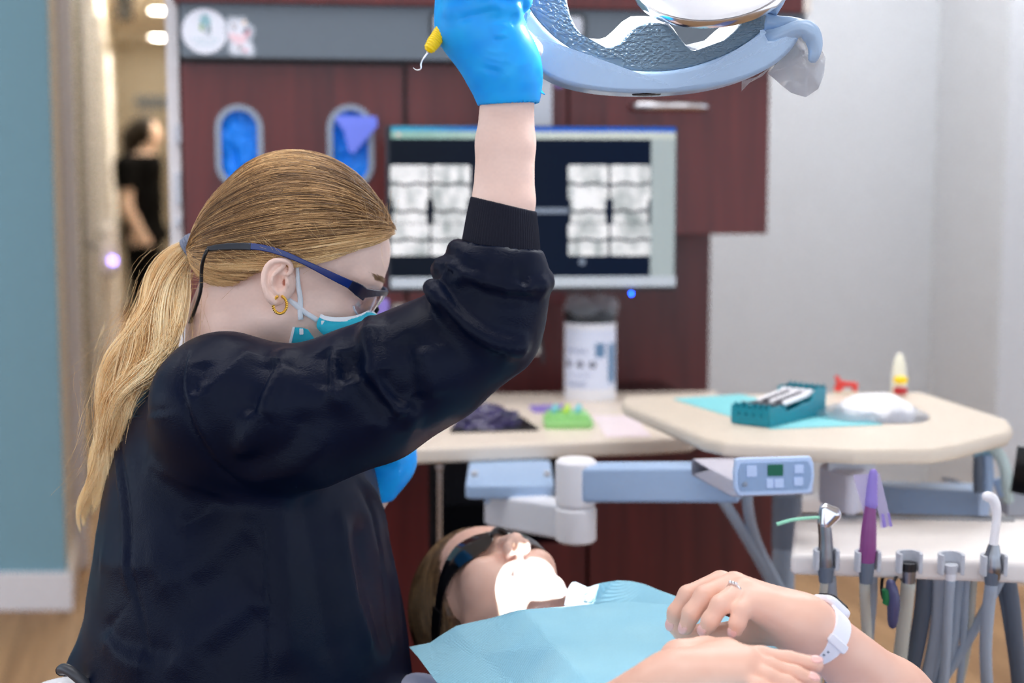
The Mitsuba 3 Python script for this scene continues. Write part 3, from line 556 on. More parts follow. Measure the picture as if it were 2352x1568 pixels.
# instruments
yf = HP[0][1] - .003
def up(k, pts, du=0): return [P(u, v, HP[k][1] - .003) for u, v in pts]
K = 'air_water_syringe'
add(K + '__handle', tube(up(0, [(1897, 1325), (1897, 1285), (1896, 1230), (1893, 1200)]), [.0085, .0095, .0085, .008], 16, 16), 'steel')
add(K + '__head', mv(m3_ := as_tm(m3.Manifold.hull_points(np.vstack([trimesh.creation.icosphere(subdivisions=2, radius=r_).vertices + q_ for r_, q_ in ((.009, (-.002, 0, -.004)), (.009, (.008, 0, .006)), (.007, (-.002, 0, .012)))]))), None, P(1899, 1192, yf)), 'chrome', smooth=True)
add(K + '__button', tube(up(0, [(1906, 1186), (1912, 1176)]), .004, 4, 10, round_ends=True), 'chrome')
add(K + '__boot', tube(up(0, [(1897, 1336), (1897, 1300)]), [.008, .0105], 6, 16), 'hose_dark')
add(K + '__tip', tube([P(1886, 1188, yf), P(1830, 1192, yf), P(1784, 1204, yf)], [.0018, .002, .0022], 14, 10), mat('mint', (150, 222, 190), .35), label='thin pale green tip')
tag(K, 'metal air and water syringe with a thin pale green tip, first in the holder', 'dental syringe')
K = 'purple_handpiece'
add(K + '__body', tube(up(1, [(1990, 1296), (1992, 1280), (1995, 1230), (1999, 1170), (2003, 1120), (2006, 1088)]), [.0092, .0098, .0088, .0068, .0052, .004], 24, 16, round_ends=True), 'purple')
add(K + '__neck', tube(up(1, [(2001, 1160), (2003, 1120), (2006, 1086)]), [.0074, .0062, .005], 10, 14, round_ends=True), 'violet')
add(K + '__boot', tube(up(1, [(1989, 1338), (1990, 1290)]), [.0075, .0098], 6, 16), 'hose_dark')
tag(K, 'purple handpiece standing in the second cup of the instrument holder', 'handpiece')
K = 'handpiece_sleeve'
def sheet(cor, yd, m, name, seed, amp=.004, n=14, **kw):
    c = [P(u, v, y) for u, v, y in cor]; s, t = np.meshgrid(np.linspace(0, 1, n), np.linspace(0, 1, n), indexing='ij'); s, t = s[..., None], t[..., None]
    v = (c[0] * (1 - s) + c[1] * s) * (1 - t) + (c[3] * (1 - s) + c[2] * s) * t; d = meshkit.fbm(v * 45, 3, seed) - .5
    v = v + np.array([.3, -1, .2]) * (d * amp * 2)[..., None]; i, j = np.meshgrid(np.arange(n - 1), np.arange(n - 1), indexing='ij')
    f = np.stack([i * n + j, (i + 1) * n + j, (i + 1) * n + j + 1, i * n + j + 1], -1).reshape(-1, 4)
    return add(name, trimesh.Trimesh(v.reshape(-1, 3), np.vstack([f[:, [0, 1, 2]], f[:, [0, 2, 3]]]), process=False), m, smooth=True, **kw)
y1 = HP[1][1]
sheet([(1960, 1090, y1), (1998, 1088, y1), (1996, 1190, y1), (1984, 1180, y1)], 0, 'purple_film', K + '__flap', 2)
sheet([(2004, 1088, y1), (2020, 1086, y1), (2050, 1206, y1 - .01), (2022, 1212, y1 - .01)], 0, 'purple_film', K + '__flap', 5)
sheet([(2024, 1180, y1 - .012), (2030, 1179, y1 - .012), (2036, 1210, y1 - .013), (2028, 1212, y1 - .013)], 0, 'violet', K + '__print', 7, .001, 5)
sheet([(2038, 1178, y1 - .012), (2043, 1177, y1 - .012), (2050, 1208, y1 - .013), (2044, 1210, y1 - .013)], 0, 'violet', K + '__print', 8, .001, 5)
tag(K, 'clear sleeve with violet print draped over the purple handpiece', 'sleeve')
K = 'hose_coupling'
add(K + '__collar', tube(up(2, [(2088, 1310), (2088, 1292)]), [.0085, .009], 4, 16), 'black'); add(K + '__body', tube(up(2, [(2087, 1338), (2088, 1308)]), [.0072, .0082], 6, 16), 'steel')
tag(K, 'black and steel hose coupling in the third cup', 'hose coupling')
add('hose_coupling_001__collar', tube(up(3, [(2184, 1316), (2184, 1296)]), [.007, .0085], 4, 16), 'light_grey'); add('hose_coupling_001__body', tube(up(3, [(2184, 1332), (2184, 1312)]), [.006, .0065], 6, 16), 'arm_grey')
tag('hose_coupling_001', 'pale grey hose coupling in the fourth cup', 'hose coupling')
K = 'suction_tip'
add(K + '__tube', tube(up(4, [(2268, 1140), (2276, 1142), (2286, 1158), (2289, 1190), (2285, 1225), (2281, 1262)]), [.0062, .006, .005, .005, .005, .0055], 26, 14, round_ends=True), 'white_plastic')
add(K + '__valve', tube(up(4, [(2280, 1330), (2280, 1300), (2281, 1270), (2283, 1250)]), [.008, .0108, .0095, .006], 14, 16), 'steel', label='steel valve body')
add(K + '__boot', tube(up(4, [(2277, 1342), (2279, 1312)]), [.0075, .010], 5, 14), 'hose_dark')
tag(K, 'white bent suction tip standing in the fifth cup of the holder', 'suction tip')
# hoses
HO = [([(1893, 1336), (1890, 1380), (1884, 1460), (1880, 1568)], .0048, 'hose_beige', 'thin hose below the syringe, behind the wristwatch'), ([(1908, 1322), (1912, 1380), (1912, 1470), (1905, 1568)], .0062, 'hose_grey', 'blue-grey hose just right of the syringe hose'),
      ([(1986, 1338), (1988, 1400), (1993, 1480), (1999, 1568)], .0062, 'hose_beige', 'beige hose below the purple handpiece'), ([(2004, 1322), (2003, 1380), (1997, 1450), (1992, 1568)], .006, 'hose_grey', 'blue-grey hose crossing behind the beige handpiece hose'),
      ([(2086, 1338), (2080, 1400), (2072, 1470), (2062, 1568)], .0085, 'hose_beige', 'wide pale hose below the third cup'), ([(2124, 1320), (2119, 1400), (2106, 1480), (2086, 1568)], .0105, 'hose_dark', 'thick dark grey hose between the third and fourth cups'),
      ([(2160, 1318), (2158, 1400), (2148, 1480), (2128, 1568)], .0098, 'hose_grey', 'thick pale grey hose left of the fourth cup'), ([(2183, 1332), (2178, 1400), (2174, 1480), (2168, 1568)], .006, 'hose_grey', 'thin hose below the fourth cup'),
      ([(2204, 1320), (2196, 1400), (2186, 1480), (2160, 1568)], .0082, 'hose_grey', 'grey hose just right of the fourth cup'), ([(2222, 1320), (2217, 1400), (2212, 1480), (2204, 1568)], .0042, 'hose_grey', 'slim grey hose, left of the slim pair'),
      ([(2238, 1320), (2232, 1400), (2224, 1480), (2206, 1568)], .0042, 'hose_beige', 'slim beige hose, right of the slim pair'), ([(2277, 1340), (2268, 1420), (2264, 1500), (2267, 1568)], .0075, 'hose_grey', 'grey hose below the suction tip'),
      ([(2300, 1326), (2262, 1400), (2218, 1480), (2172, 1552)], .006, 'hose_grey', 'grey hose running diagonally down to the left'), ([(2314, 1322), (2328, 1420), (2336, 1500), (2342, 1568)], .0098, 'hose_dark', 'dark grey hose at the right end of the holder'),
      ([(2292, 1322), (2310, 1420), (2322, 1500), (2330, 1568)], .004, 'hose_dark', 'thin dark hose beside the rightmost dark hose')]
for k, (pts, r, m, lab) in enumerate(HO):
    Yh = HP[0][1] + (.0 if k in (0, 2, 4, 7, 11) else .025 + .004 * (k % 3))
    v = [P(u, w, Yh + .02 * i) for i, (u, w) in enumerate(pts)]; v.append(v[-1] + (v[-1] - v[-2]) * np.array([.6, 1, 1.2]) + (0, .03, -.1))
    add('hose', tube(v, r, 26, 12), m, smooth=True, label=lab, cat='hose')
for k, pts in enumerate([[(1655, 1140), (1690, 1195), (1735, 1270), (1778, 1350), (1810, 1440)], [(1716, 1138), (1722, 1190), (1744, 1260), (1790, 1350), (1825, 1440)]]):
    add('supply_hose' + ('_001' if k else ''), tube([P(u, v, 1.9 + .02 * i) for i, (u, v) in enumerate(pts)], .0078, 24, 12), 'hose_grey', smooth=True, label=['grey hose slanting down from the control box, left of the pair', 'grey hose below the control box, right of the pair'][k], cat='hose')
# hanging connector
K = 'cable_connector'
mat('connector', (70, 72, 110), .35)
add(K + '__body', tube(up(2, [(2048, 1350), (2052, 1380), (2050, 1425)]), [.011, .012, .0095], 10, 12, .6, True), 'connector'); add(K + '__clip', tube(up(2, [(2036, 1352), (2038, 1375), (2034, 1388)]), [.006, .006, .004], 8, 10), 'green_dark')
add(K + '__wire', tube([P(2030, 1322, yf + .03), P(2025, 1350, yf + .02), P(2034, 1375, yf), P(2046, 1352, yf), P(2072, 1332, yf + .02)], .0022, 24, 6), 'black')
tag(K, 'small dark connector with a green clip hanging under the instrument plate', 'connector')
# right-hand hanger behind the plate
K = 'tubing_hanger'
yh = 2.03
add(K + '__bar', tube([P(2238, 1048, yh), P(2262, 1036, yh), P(2282, 1044, yh)], .006, 10, 10), mat('hanger_teal', (126, 168, 186), .4))
for u, m in ((2247, 'hose_dark'), (2268, 'pale_blue_grey')): add(K + '__handpiece', tube([P(u, 1044, yh), P(u + 1, 1085, yh), P(u, 1130, yh)], [.007, .0085, .0075], 10, 12), m)
add(K + '__coil', tube([P(2278, 1030, yh), P(2300, 1052, yh - .01), P(2312, 1100, yh - .01), P(2316, 1150, yh)], .0085, 20, 10), mat('hose_mint', (200, 220, 218), .4)); add(K + '__end', tube([P(2290, 1100, yh), P(2305, 1135, yh)], [.006, .009], 6, 10), 'pale_blue_grey')
tag(K, 'hanger with grey handpieces and a pale looped tube right of the tray', 'hanger')

# ---------------------------------------------------------------- things on the tray
add('tray_paper__sheet', slab(rpoly(pzpoly([(1546, 917), (1700, 907), (2030, 976), (1772, 986)], ZTR), .003), ZTR + .0003, ZTR + .0015, .0004), 'teal_paper')
tag('tray_paper', 'pale turquoise paper liner lying on the tray table', 'paper')
K = 'instrument_cassette'
A, B, C = PZ(1676, 973, ZTR), PZ(1768, 984, ZTR), PZ(1896, 953, ZTR)
ang = math.degrees(math.atan2((C - B)[1], (C - B)[0])); CS = Frame(B[0], B[1], ang); Lc = np.linalg.norm((C - B)[:2]); Wc = np.linalg.norm((A - B)[:2]) * .98
z0 = ZTR + .0017
add(K + '__base', CS.mk(bx(0, 0, z0, Lc, Wc, z0 + .004, .001)), 'teal')
hA, hB = .026, .040
def wall(poly, off, dep): return CS.face(poly, off, dep, .0008)
add(K + '__side_wall', wall(np.array([(0, z0), (Lc, z0), (Lc, z0 + hB), (Lc * .82, z0 + hB), (Lc * .74, z0 + .024), (Lc * .3, z0 + .016), (Lc * .2, z0 + hA), (0, z0 + hA)]), 0, .003), 'teal')
add(K + '__side_wall', wall(np.array([(0, z0), (Lc, z0), (Lc, z0 + hB), (Lc * .82, z0 + hB), (Lc * .74, z0 + .024), (Lc * .3, z0 + .020), (Lc * .2, z0 + hA), (0, z0 + hA)]), Wc - .003, .003), 'teal')
E0 = Frame(CS.w(0, Wc, 0)[0], CS.w(0, Wc, 0)[1], ang - 90)
teeth = [(0, z0), (Wc, z0)] + [q for k in range(6, -1, -1) for q in ((Wc * (k + .95) / 7, z0 + hA + .004), (Wc * (k + .55) / 7, z0 + hA + .004), (Wc * (k + .5) / 7, z0 + hA - .003), (Wc * (k + .02) / 7, z0 + hA - .003))]
g = Polygon(teeth)
for k in range(4): g = g.difference(Point(Wc * (.2 + .19 * k), z0 + .014).buffer(.0022))
def ep(g, fr, off, dep): m = trimesh.creation.extrude_polygon(g, dep, engine='earcut'); return fr.mk(mv(m, np.array([[1, 0, 0], [0, 0, -1.0], [0, 1, 0]]), (0, off + dep, 0)))
add(K + '__end_wall', ep(g, E0, 0, .003), 'teal', smooth=False)
g2 = Polygon([(0, z0), (Wc, z0)] + [(Wc * k / 14, z0 + hB + (.004 if k % 2 else -.001)) for k in range(14, -1, -1)])
add(K + '__end_wall', ep(g2, E0, Lc - .003, .003), 'teal', smooth=False)
for fx in (.3, .62): add(K + '__rack', ep(Polygon([(0.003, z0), (Wc - .003, z0)] + [(.003 + (Wc - .006) * k / 12, z0 + .021 + (.004 if k % 2 else 0)) for k in range(12, -1, -1)]), E0, Lc * fx, .003), 'teal', smooth=False)
tag(K, 'open teal plastic cassette of dental instruments lying on the tray', 'cassette')
mat('dark_handle', (46, 44, 60), .35)
for k in range(5):
    yy = Wc * (.17 + .165 * k); key_ = 'dental_instrument' + ('_%03d' % k if k else '')
    add(key_ + '__handle', CS.mk(tube([(Lc * .36, yy, z0 + .026), (Lc * .86, yy, z0 + .033)], .0042, 6, 10, round_ends=True)), ['white_plastic', 'dark_handle', 'white_plastic', 'dark_handle', 'white_plastic'][k])
    add(key_ + '__shank', CS.mk(tube([(Lc * .36, yy, z0 + .026), (Lc * .16, yy, z0 + .0262), (Lc * .08, yy, z0 + .030)], .0014, 10, 6)), 'steel')
    add(key_ + '__end', CS.mk(mv(trimesh.creation.icosphere(subdivisions=2, radius=.005), None, (Lc * .80, yy, z0 + .0345))), 'white_plastic', smooth=True)
    tag(key_, ['white-handled steel instrument in the teal cassette, nearest its low side wall', 'dark-handled steel instrument in the teal cassette, second from the low side wall', 'white-handled steel instrument in the middle of the teal cassette',
        'dark-handled steel instrument in the teal cassette, second from the far wall', 'white-handled steel instrument in the teal cassette, nearest the far side wall'][k], 'dental instrument', 'instruments in the teal cassette')
# wrapped gauze bowl
c = PZ(2008, 958, ZTR)
m = lump(.060, .052, .034, 9, .18, 2.2); add('wrapped_bowl__bowl', mv(m, None, c + (0, 0, .001)), 'white_plastic', smooth=True)
m = lump(.078, .066, .020, 12, .35, 3.2); add('wrapped_bowl__wrap', mv(m, None, c + (-.004, .004, .001)), 'clear_film', smooth=True, label='loose clear plastic wrap')
tag('wrapped_bowl', 'white bowl wrapped in clear plastic on the right of the tray', 'bowl')
RF = Frame(*PZ(1918, 905, ZTR)[:2], 0)
rp = RF.px([(1918, 898), (1924, 880), (1920, 866), (1927, 864), (1934, 876), (1972, 880), (1970, 898), (1962, 901), (1960, 888), (1940, 888), (1930, 902)], 0)
add('red_clamp__body', RF.face(rpoly(rp, .0008), 0, .012, .002), 'red'); add('red_clamp__foot', RF.mk(bx(rp[:, 0].min(), 0, ZTR + .0005, rp[:, 0].max(), .02, RF.px([(1918, 899)], 0)[0][1], .002)), 'cream')
tag('red_clamp', 'small red plastic clamp standing at the back of the tray', 'clamp')
c = PZ(2064, 902, ZTR)
add('cream_post__cone', lathe([(.0001, .0005), (.012, .0005), (.0125, .02), (.0105, .045), (.006, .062), (.0001, .066)], 24, None, c), 'cream')
tag('cream_post', 'cream tapered post standing at the back of the tray', 'post')
c2_ = c + (-.007, -.035, 0)
add('yellow_cap_stick__stem', lathe([(.0001, .0005), (.004, .0005), (.003, .03), (.0001, .03)], 12, None, c2_), 'cream'); add('yellow_cap_stick__cap', lathe([(.0001, .02), (.0095, .021), (.0115, .026), (.0095, .031), (.0001, .033)], 24, None, c2_), 'yellow', label='bright yellow cap')
add('yellow_cap_stick__ring', lathe([(.004, .003), (.010, .004), (.0112, .009), (.010, .0135), (.003, .0145)], 24, None, c2_), 'red_dark', label='dark red ring')
tag('yellow_cap_stick', 'short stick with a yellow cap and red ring in front of the cream post', 'dental tool')

# ---------------------------------------------------------------- tools for soft shapes: signed distances, meshed and smoothed
def rcone(p, a, b, ra, rb):
    a, b = np.asarray(a, float), np.asarray(b, float); ba = b - a; l2 = ba @ ba; rr = ra - rb; a2 = l2 - rr * rr
    if a2 <= 0: return np.linalg.norm(p - (a if ra > rb else b), axis=1) - max(ra, rb)
    il2 = 1 / l2; pa = p - a; y = pa @ ba; z = y - l2; x2 = ((pa * l2 - y[:, None] * ba) ** 2).sum(1); y2 = y * y * l2; z2 = z * z * l2
    k = np.sign(rr) * rr * rr * x2
    d = (np.sqrt(np.maximum(x2 * a2 * il2, 0)) + y * rr) * il2 - ra
    d = np.where(np.sign(z) * a2 * z2 > k, np.sqrt(x2 + z2) * il2 - rb, d)
    return np.where(np.sign(y) * a2 * y2 < k, np.sqrt(x2 + y2) * il2 - ra, d)
def ell(p, c, r, R=None):
    q = p - np.asarray(c); q = q @ R if R is not None else q; r = np.asarray(r, float)
    k0 = np.linalg.norm(q / r, axis=1); k1 = np.linalg.norm(q / r ** 2, axis=1) + 1e-9; return k0 * (k0 - 1) / k1
def smin(a, b, k): h = np.maximum(k - np.abs(a - b), 0) / k; return np.minimum(a, b) - h * h * k / 4
def smax(a, b, k): return -smin(-a, -b, k)
def chain(p, pts, rs, k=.01):
    d = None
    for i in range(len(pts) - 1):
        e = rcone(p, pts[i], pts[i + 1], rs[i], rs[i + 1]); d = e if d is None else smin(d, e, k)
    return d
def nets(f, lo, hi, h, proj=2):
    lo, hi = np.asarray(lo, float), np.asarray(hi, float); B = 6; n = (np.ceil((hi - lo) / h / B).astype(int)) * B + 1
    cb = [np.arange(0, n[k] - 1, B) for k in range(3)]
    C = np.stack(np.meshgrid(*cb, indexing='ij'), -1).reshape(-1, 3); fc = f(lo + (C + B / 2) * h)
    act = C[np.abs(fc) < B * h * 1.35]
    V = np.full(tuple(n), 1.0, np.float32)
    sg = np.sign(fc); 
    for c, s in zip(C[fc < 0], fc[fc < 0]): V[c[0]:c[0] + B + 1, c[1]:c[1] + B + 1, c[2]:c[2] + B + 1] = -1
    off = np.stack(np.meshgrid(*[np.arange(B + 1)] * 3, indexing='ij'), -1).reshape(-1, 3)
    idx = np.unique((act[:, None] + off).reshape(-1, 3) @ np.array([n[1] * n[2], n[2], 1])); V.ravel()[idx] = 0
    I = np.stack(np.unravel_index(idx, tuple(n)), -1)
    for s in range(0, len(I), 400000): V.ravel()[idx[s:s + 400000]] = f(lo + I[s:s + 400000] * h)
    V[[0, -1]] = 1; V[:, [0, -1]] = 1; V[:, :, [0, -1]] = 1
    ins = V < 0; cnt = sum(ins[a:n[0] - 1 + a, b:n[1] - 1 + b, c:n[2] - 1 + c].astype(np.int8) for a, b, c in np.ndindex(2, 2, 2))
    cells = np.argwhere((cnt > 0) & (cnt < 8)); ids = np.full(tuple(n - 1), -1); ids[tuple(cells.T)] = np.arange(len(cells))
    acc, num_ = np.zeros((len(cells), 3)), np.zeros(len(cells)); cor = [np.array(c) for c in np.ndindex(2, 2, 2)]
    for a in cor:
        for ax in range(3):
            if a[ax]: continue
            b = a.copy(); b[ax] = 1; va, vb = V[tuple((cells + a).T)], V[tuple((cells + b).T)]; m = (va < 0) != (vb < 0); t = np.where(m, va / np.where(m, va - vb, 1), 0)
            q = cells + a; q = q.astype(float); q[:, ax] += t; acc += q * m[:, None]; num_ += m
    v = lo + acc / num_[:, None] * h; F = []
    for ax in range(3):
        u, w = (ax + 1) % 3, (ax + 2) % 3; sl0 = [slice(None)] * 3; sl1 = [slice(None)] * 3; sl0[ax] = slice(0, -1); sl1[ax] = slice(1, None)
        e = np.argwhere(ins[tuple(sl0)] != ins[tuple(sl1)]); du, dw = np.eye(3, dtype=int)[u], np.eye(3, dtype=int)[w]
        e = e[(e[:, u] > 0) & (e[:, w] > 0) & (e[:, u] < n[u] - 1) & (e[:, w] < n[w] - 1)]
        q = np.stack([ids[tuple((e - du - dw).T)], ids[tuple((e - dw).T)], ids[tuple(e.T)], ids[tuple((e - du).T)]], 1)
        fl = ~ins[tuple(e.T)]; q[fl] = q[fl][:, ::-1]; F.append(q)
    F = np.vstack(F); F = F[(F >= 0).all(1)]
    for _ in range(proj):
        g = np.stack([(f(v + d) - f(v - d)) / (h * .5) for d in np.eye(3) * h * .25], 1); s = f(v); g2 = (g * g).sum(1) + 1e-6
        v = v - np.clip(s / np.sqrt(g2), -h * .5, h * .5)[:, None] * g / np.sqrt(g2)[:, None]
    return trimesh.Trimesh(v, np.vstack([F[:, [0, 1, 2]], F[:, [0, 2, 3]]]), process=False)
from scipy.spatial import cKDTree
def vnormals(m):
    v, f = np.array(m.vertices), np.array(m.faces); n = np.zeros_like(v); a = np.cross(v[f[:, 1]] - v[f[:, 0]], v[f[:, 2]] - v[f[:, 0]])
    for k in range(3): np.add.at(n, f[:, k], a)
    return nrm(n)
def proj(v):
    d = np.asarray(v) - EYE; c, s = math.cos(PITCH), math.sin(PITCH); z = d[:, 1] * c - d[:, 2] * s; y = d[:, 1] * s + d[:, 2] * c
    return np.stack([1176 + FPX * d[:, 0] / z, 784 - FPX * y / z], 1), z
def on_surface(m, pts, n=40, rad=14):              # a line along the front of a shape, in space
    V_ = np.array(m.vertices); px, z = proj(V_); tr = cKDTree(px); q = smoothline(np.array(pts, float), n); out = []
    for u in q:
        k = tr.query_ball_point(u, rad)
        if k:
            k = np.array(k); k = k[z[k] < z[k].min() + .03]; out.append(V_[k[np.argmin(((px[k] - u) ** 2).sum(1))]])
    if len(out) < 3: return np.array(out)
    from scipy.ndimage import gaussian_filter1d
    return gaussian_filter1d(np.array(out), 1.6, axis=0, mode='nearest')
def folds(m, lst):                                  # raise (+) or sink (-) soft creases along lines
    v, nn = np.array(m.vertices), vnormals(m); d = np.zeros(len(v))
    for pts, amp, wid, *e in lst:
        L = on_surface(m, pts)
        if len(L) < 2: continue
        L = smoothline(L[np.unique(np.r_[0:len(L):4, len(L) - 1])] if len(L) > 10 else L, 120); t = np.linspace(0, 1, 120); dist, k = cKDTree(L).query(v, distance_upper_bound=wid * 4)
        ok = np.isfinite(dist); kk = np.minimum(k, 119); fade = np.minimum(1, np.minimum(t[kk], 1 - t[kk]) * 6 + .12)
        d += np.where(ok, amp * fade * np.exp(-1.5 * (np.sqrt(np.where(ok, dist, 9) ** 2 + (.35 * wid) ** 2) - .35 * wid) / wid), 0)
    m.vertices = v + nn * d[:, None]; return m

# ---------------------------------------------------------------- a head: x ahead, y to its left, z up, from the middle between the ears
def ear_sdf(p, side, tilt):                          # tilt turns the ear in its own plane
    c, s = math.cos(tilt), math.sin(tilt); q = (p - np.array([-.004, side * .0735, .0])) / .88; x, z, y = q[:, 0] * c - q[:, 2] * s, q[:, 0] * s + q[:, 2] * c, q[:, 1] * side
    y = y + .35 * (x - .006) ; e = np.stack([x, y, z], 1); k = .00046
    H = [(14, 18), (24, 36), (18, 50), (-2, 56), (-24, 52), (-40, 34), (-45, 8), (-42, -15), (-34, -36), (-22, -51)]
    hx = smoothline(np.array([(a * k, .011 + .002 * math.sin(i), b * k) for i, (a, b) in enumerate(H)]), 22); rs = np.interp(np.linspace(0, 1, 22), [0, .2, .5, .8, 1], [.0022, .0032, .0033, .0033, .0046])
    base = ell(e, (-.006, .004, .0), (.019, .0065, .0255)); base = smin(base, ell(e, (-.008, .006, -.019), (.009, .0055, .010)), .006)
    base = smin(base, ell(e, (.001, -.004, -.002), (.015, .010, .021)), .006)
    h = chain(e, hx, rs, .002); d = smin(base, h, .0035)
    ah = smoothline(np.array([(4, .010, 40), (-14, .011, 26), (-24, .0125, 8), (-22, .0125, -12), (-12, .0115, -28)]) * np.array([k, 1, k]), 10); d = smin(d, chain(e, ah, [.0028] * 10, .002), .003)
    d = smax(d, -ell(e, (-.0025, .012, -.001), (.0072, .0098, .0098)), .004)
    d = smax(d, -ell(e, (.0035, .004, -.001), (.0030, .014, .0042)), .002)
    d = smax(d, -chain(e, smoothline(np.array([(14, .0155, 40), (-8, .0155, 43), (-26, .0155, 32), (-34, .0155, 8), (-30, .0155, -14)]) * np.array([k, 1, k]), 10), [.0022] * 10, .001), .002)
    d = smin(d, ell(e, (.0062, .0085, -.002), (.0030, .0035, .0058)), .003)
    return d * .88
def head_sdf(p, ear_tilt=0.0, ears=True, mouth=0.0):
    a = p.copy(); a[:, 1] = np.abs(a[:, 1]); y = a
    d = ell(y, (-.008, 0, .048), (.094, .074, .078)); d = smin(d, ell(y, (.040, 0, .050), (.050, .058, .048)), .03)
    d = smin(d, ell(y, (.036, 0, -.022), (.050, .056, .074)), .03)
    d = smin(d, rcone(y, (.008, .050, -.040), (.072, .012, -.088), .019, .0155), .03); d = smin(d, ell(y, (.076, 0, -.089), (.016, .017, .015)), .016)
    d = smin(d, ell(y, (.060, .040, -.010), (.026, .022, .018)), .02)
    d = smin(d, rcone(y, (.086, .010, .034), (.066, .048, .036), .0095, .010), .012)
    d = smax(d, -ell(y, (.098, .031, .016), (.016, .018, .012)), .014)
    d = smin(d, ell(y, (.0735, .031, .016), (.0125, .0135, .0125)), .004)
    d = smin(d, rcone(y, (.087, 0, .022), (.108, 0, -.017), .0075, .0095), .010)
    d = smin(d, ell(y, (.099, .0115, -.0215), (.0105, .0068, .0078)), .006); d = smin(d, ell(y, (.0955, 0, -.029), (.012, .004, .006)), .006)
    d = smax(d, -ell(y, (.1035, .0062, -.0295), (.0068, .0034, .0062)), .0025)
    d = smin(d, ell(y, (.0865, 0, -.0525), (.0085, .022, .0052)), .006); d = smin(d, ell(y, (.0855, 0, -.0625 - mouth), (.0085, .019, .006)), .006)
    d = smax(d, -ell(y, (.094, 0, -.0575 - mouth / 2), (.010, .022, .0012 + mouth / 2)), .002)
    if ears:
        m = np.abs(p[:, 1]) > .045
        e = np.full(len(p), 1.0)
        for s in (-1, 1):
            mm = m & (p[:, 1] * s > 0); mm &= np.linalg.norm(p - np.array([0, s * .075, 0]), axis=1) < .06
            if mm.any(): e[mm] = ear_sdf(p[mm], s, ear_tilt)
        d = smin(d, e, .004)
    return d
def xf(O, R, f): return lambda p: f((p - O) @ R)     # evaluate in the local frame of columns R at O
def hand_chain(p, joints, r0=.0088, r1=.0066):
    n = len(joints); return chain(p, joints, np.linspace(r0, r1, n), .004)
def skin_fn(p, n, uv):
    t = FB(p.x * 30, p.y * 30, p.z * 30, 3); f = N(p.x * 420, p.y * 420, p.z * 420)
    return MX(srgb(234, 198, 182), srgb(245, 216, 202), t) * (.97 + .05 * f)
mat('skin', mikit.proc(skin_fn), 0.42, spec=0.45, bump=mikit.proc(lambda p, n, uv: N(p.x * 700, p.y * 700, p.z * 700), 2e-4), bscale=.00008)
def skin2_fn(p, n, uv):
    t = FB(p.x * 30, p.y * 30, p.z * 30, 3); return MX(srgb(224, 172, 150), srgb(238, 198, 178), t)
mat('skin_patient', mikit.proc(skin2_fn), 0.40, spec=0.45)

# ---------------------------------------------------------------- the hygienist
HY = 'person'
def vec(u, v, Y): return P(u, v, Y)
pit, yaw = math.radians(25), math.radians(7)
hf = np.array([math.cos(pit) * math.cos(yaw), math.cos(pit) * math.sin(yaw), -math.sin(pit)])
HRm = frame(hf); HO_ = P(662, 640, 1.575)
toH = lambda x, y, z: HO_ + HRm @ np.array([x, y, z], float)
def hygienist_head(p):
    d = xf(HO_, HRm, lambda q: head_sdf(q, math.radians(-25)))(p)
    nk = chain(p, [vec(605, 655, 1.578), vec(572, 760, 1.582), vec(556, 850, 1.59)], [.050, .0535, .062], .03)
    nk = smin(nk, rcone(p, vec(525, 660, 1.58), vec(508, 800, 1.59), .028, .040), .03)
    return smin(d, nk, .028)
bhead = nets(hygienist_head, P(395, 850, 1.5) - (0, .16, .02), P(900, 330, 1.575) + (.01, .13, .0), .0019, 1)
def hygienist_arm(p):
    q = p.copy(); q[:, 1] = 1.42 + (q[:, 1] - 1.42) * 1.12
    return chain(q, [vec(760, 930, 1.42), vec(1125, 760, 1.42), vec(1150, 600, 1.42), vec(1155, 540, 1.42), vec(1157, 462, 1.42), vec(1161, 330, 1.42), vec(1166, 205, 1.42), vec(1164, 180, 1.42)], [.035, .036, .028, .0285, .0306, .0290, .0258, .0255], .006)
barm = nets(hygienist_arm, P(480, 1060, 1.42) - (0, .10, 0), P(1300, 110, 1.42) + (0, .10, 0), .0034)
def hygienist_core(p):
    q = p.copy(); q[:, 1] = 1.60 + (q[:, 1] - 1.60) * .78
    d = chain(q, [vec(556, 870, 1.60), vec(540, 1000, 1.60), vec(550, 1250, 1.60), vec(560, 1560, 1.60)], [.06, .095, .11, .13], .05)
    d = smin(d, rcone(p, vec(560, 880, 1.60), vec(600, 950, 1.76), .05, .05), .04)
    return smin(d, chain(p, [vec(600, 950, 1.76), vec(720, 1290, 1.80), vec(862, 1122, 1.70)], [.045, .04, .0225], .02), .02)
bcore = nets(hygienist_core, P(250, 1700, 1.6) - (0, .24, 0.02), P(990, 800, 1.6) + (0, .32, 0), .008)
add(HY + '__body', cat([bhead, barm, bcore]), 'skin', smooth=True)
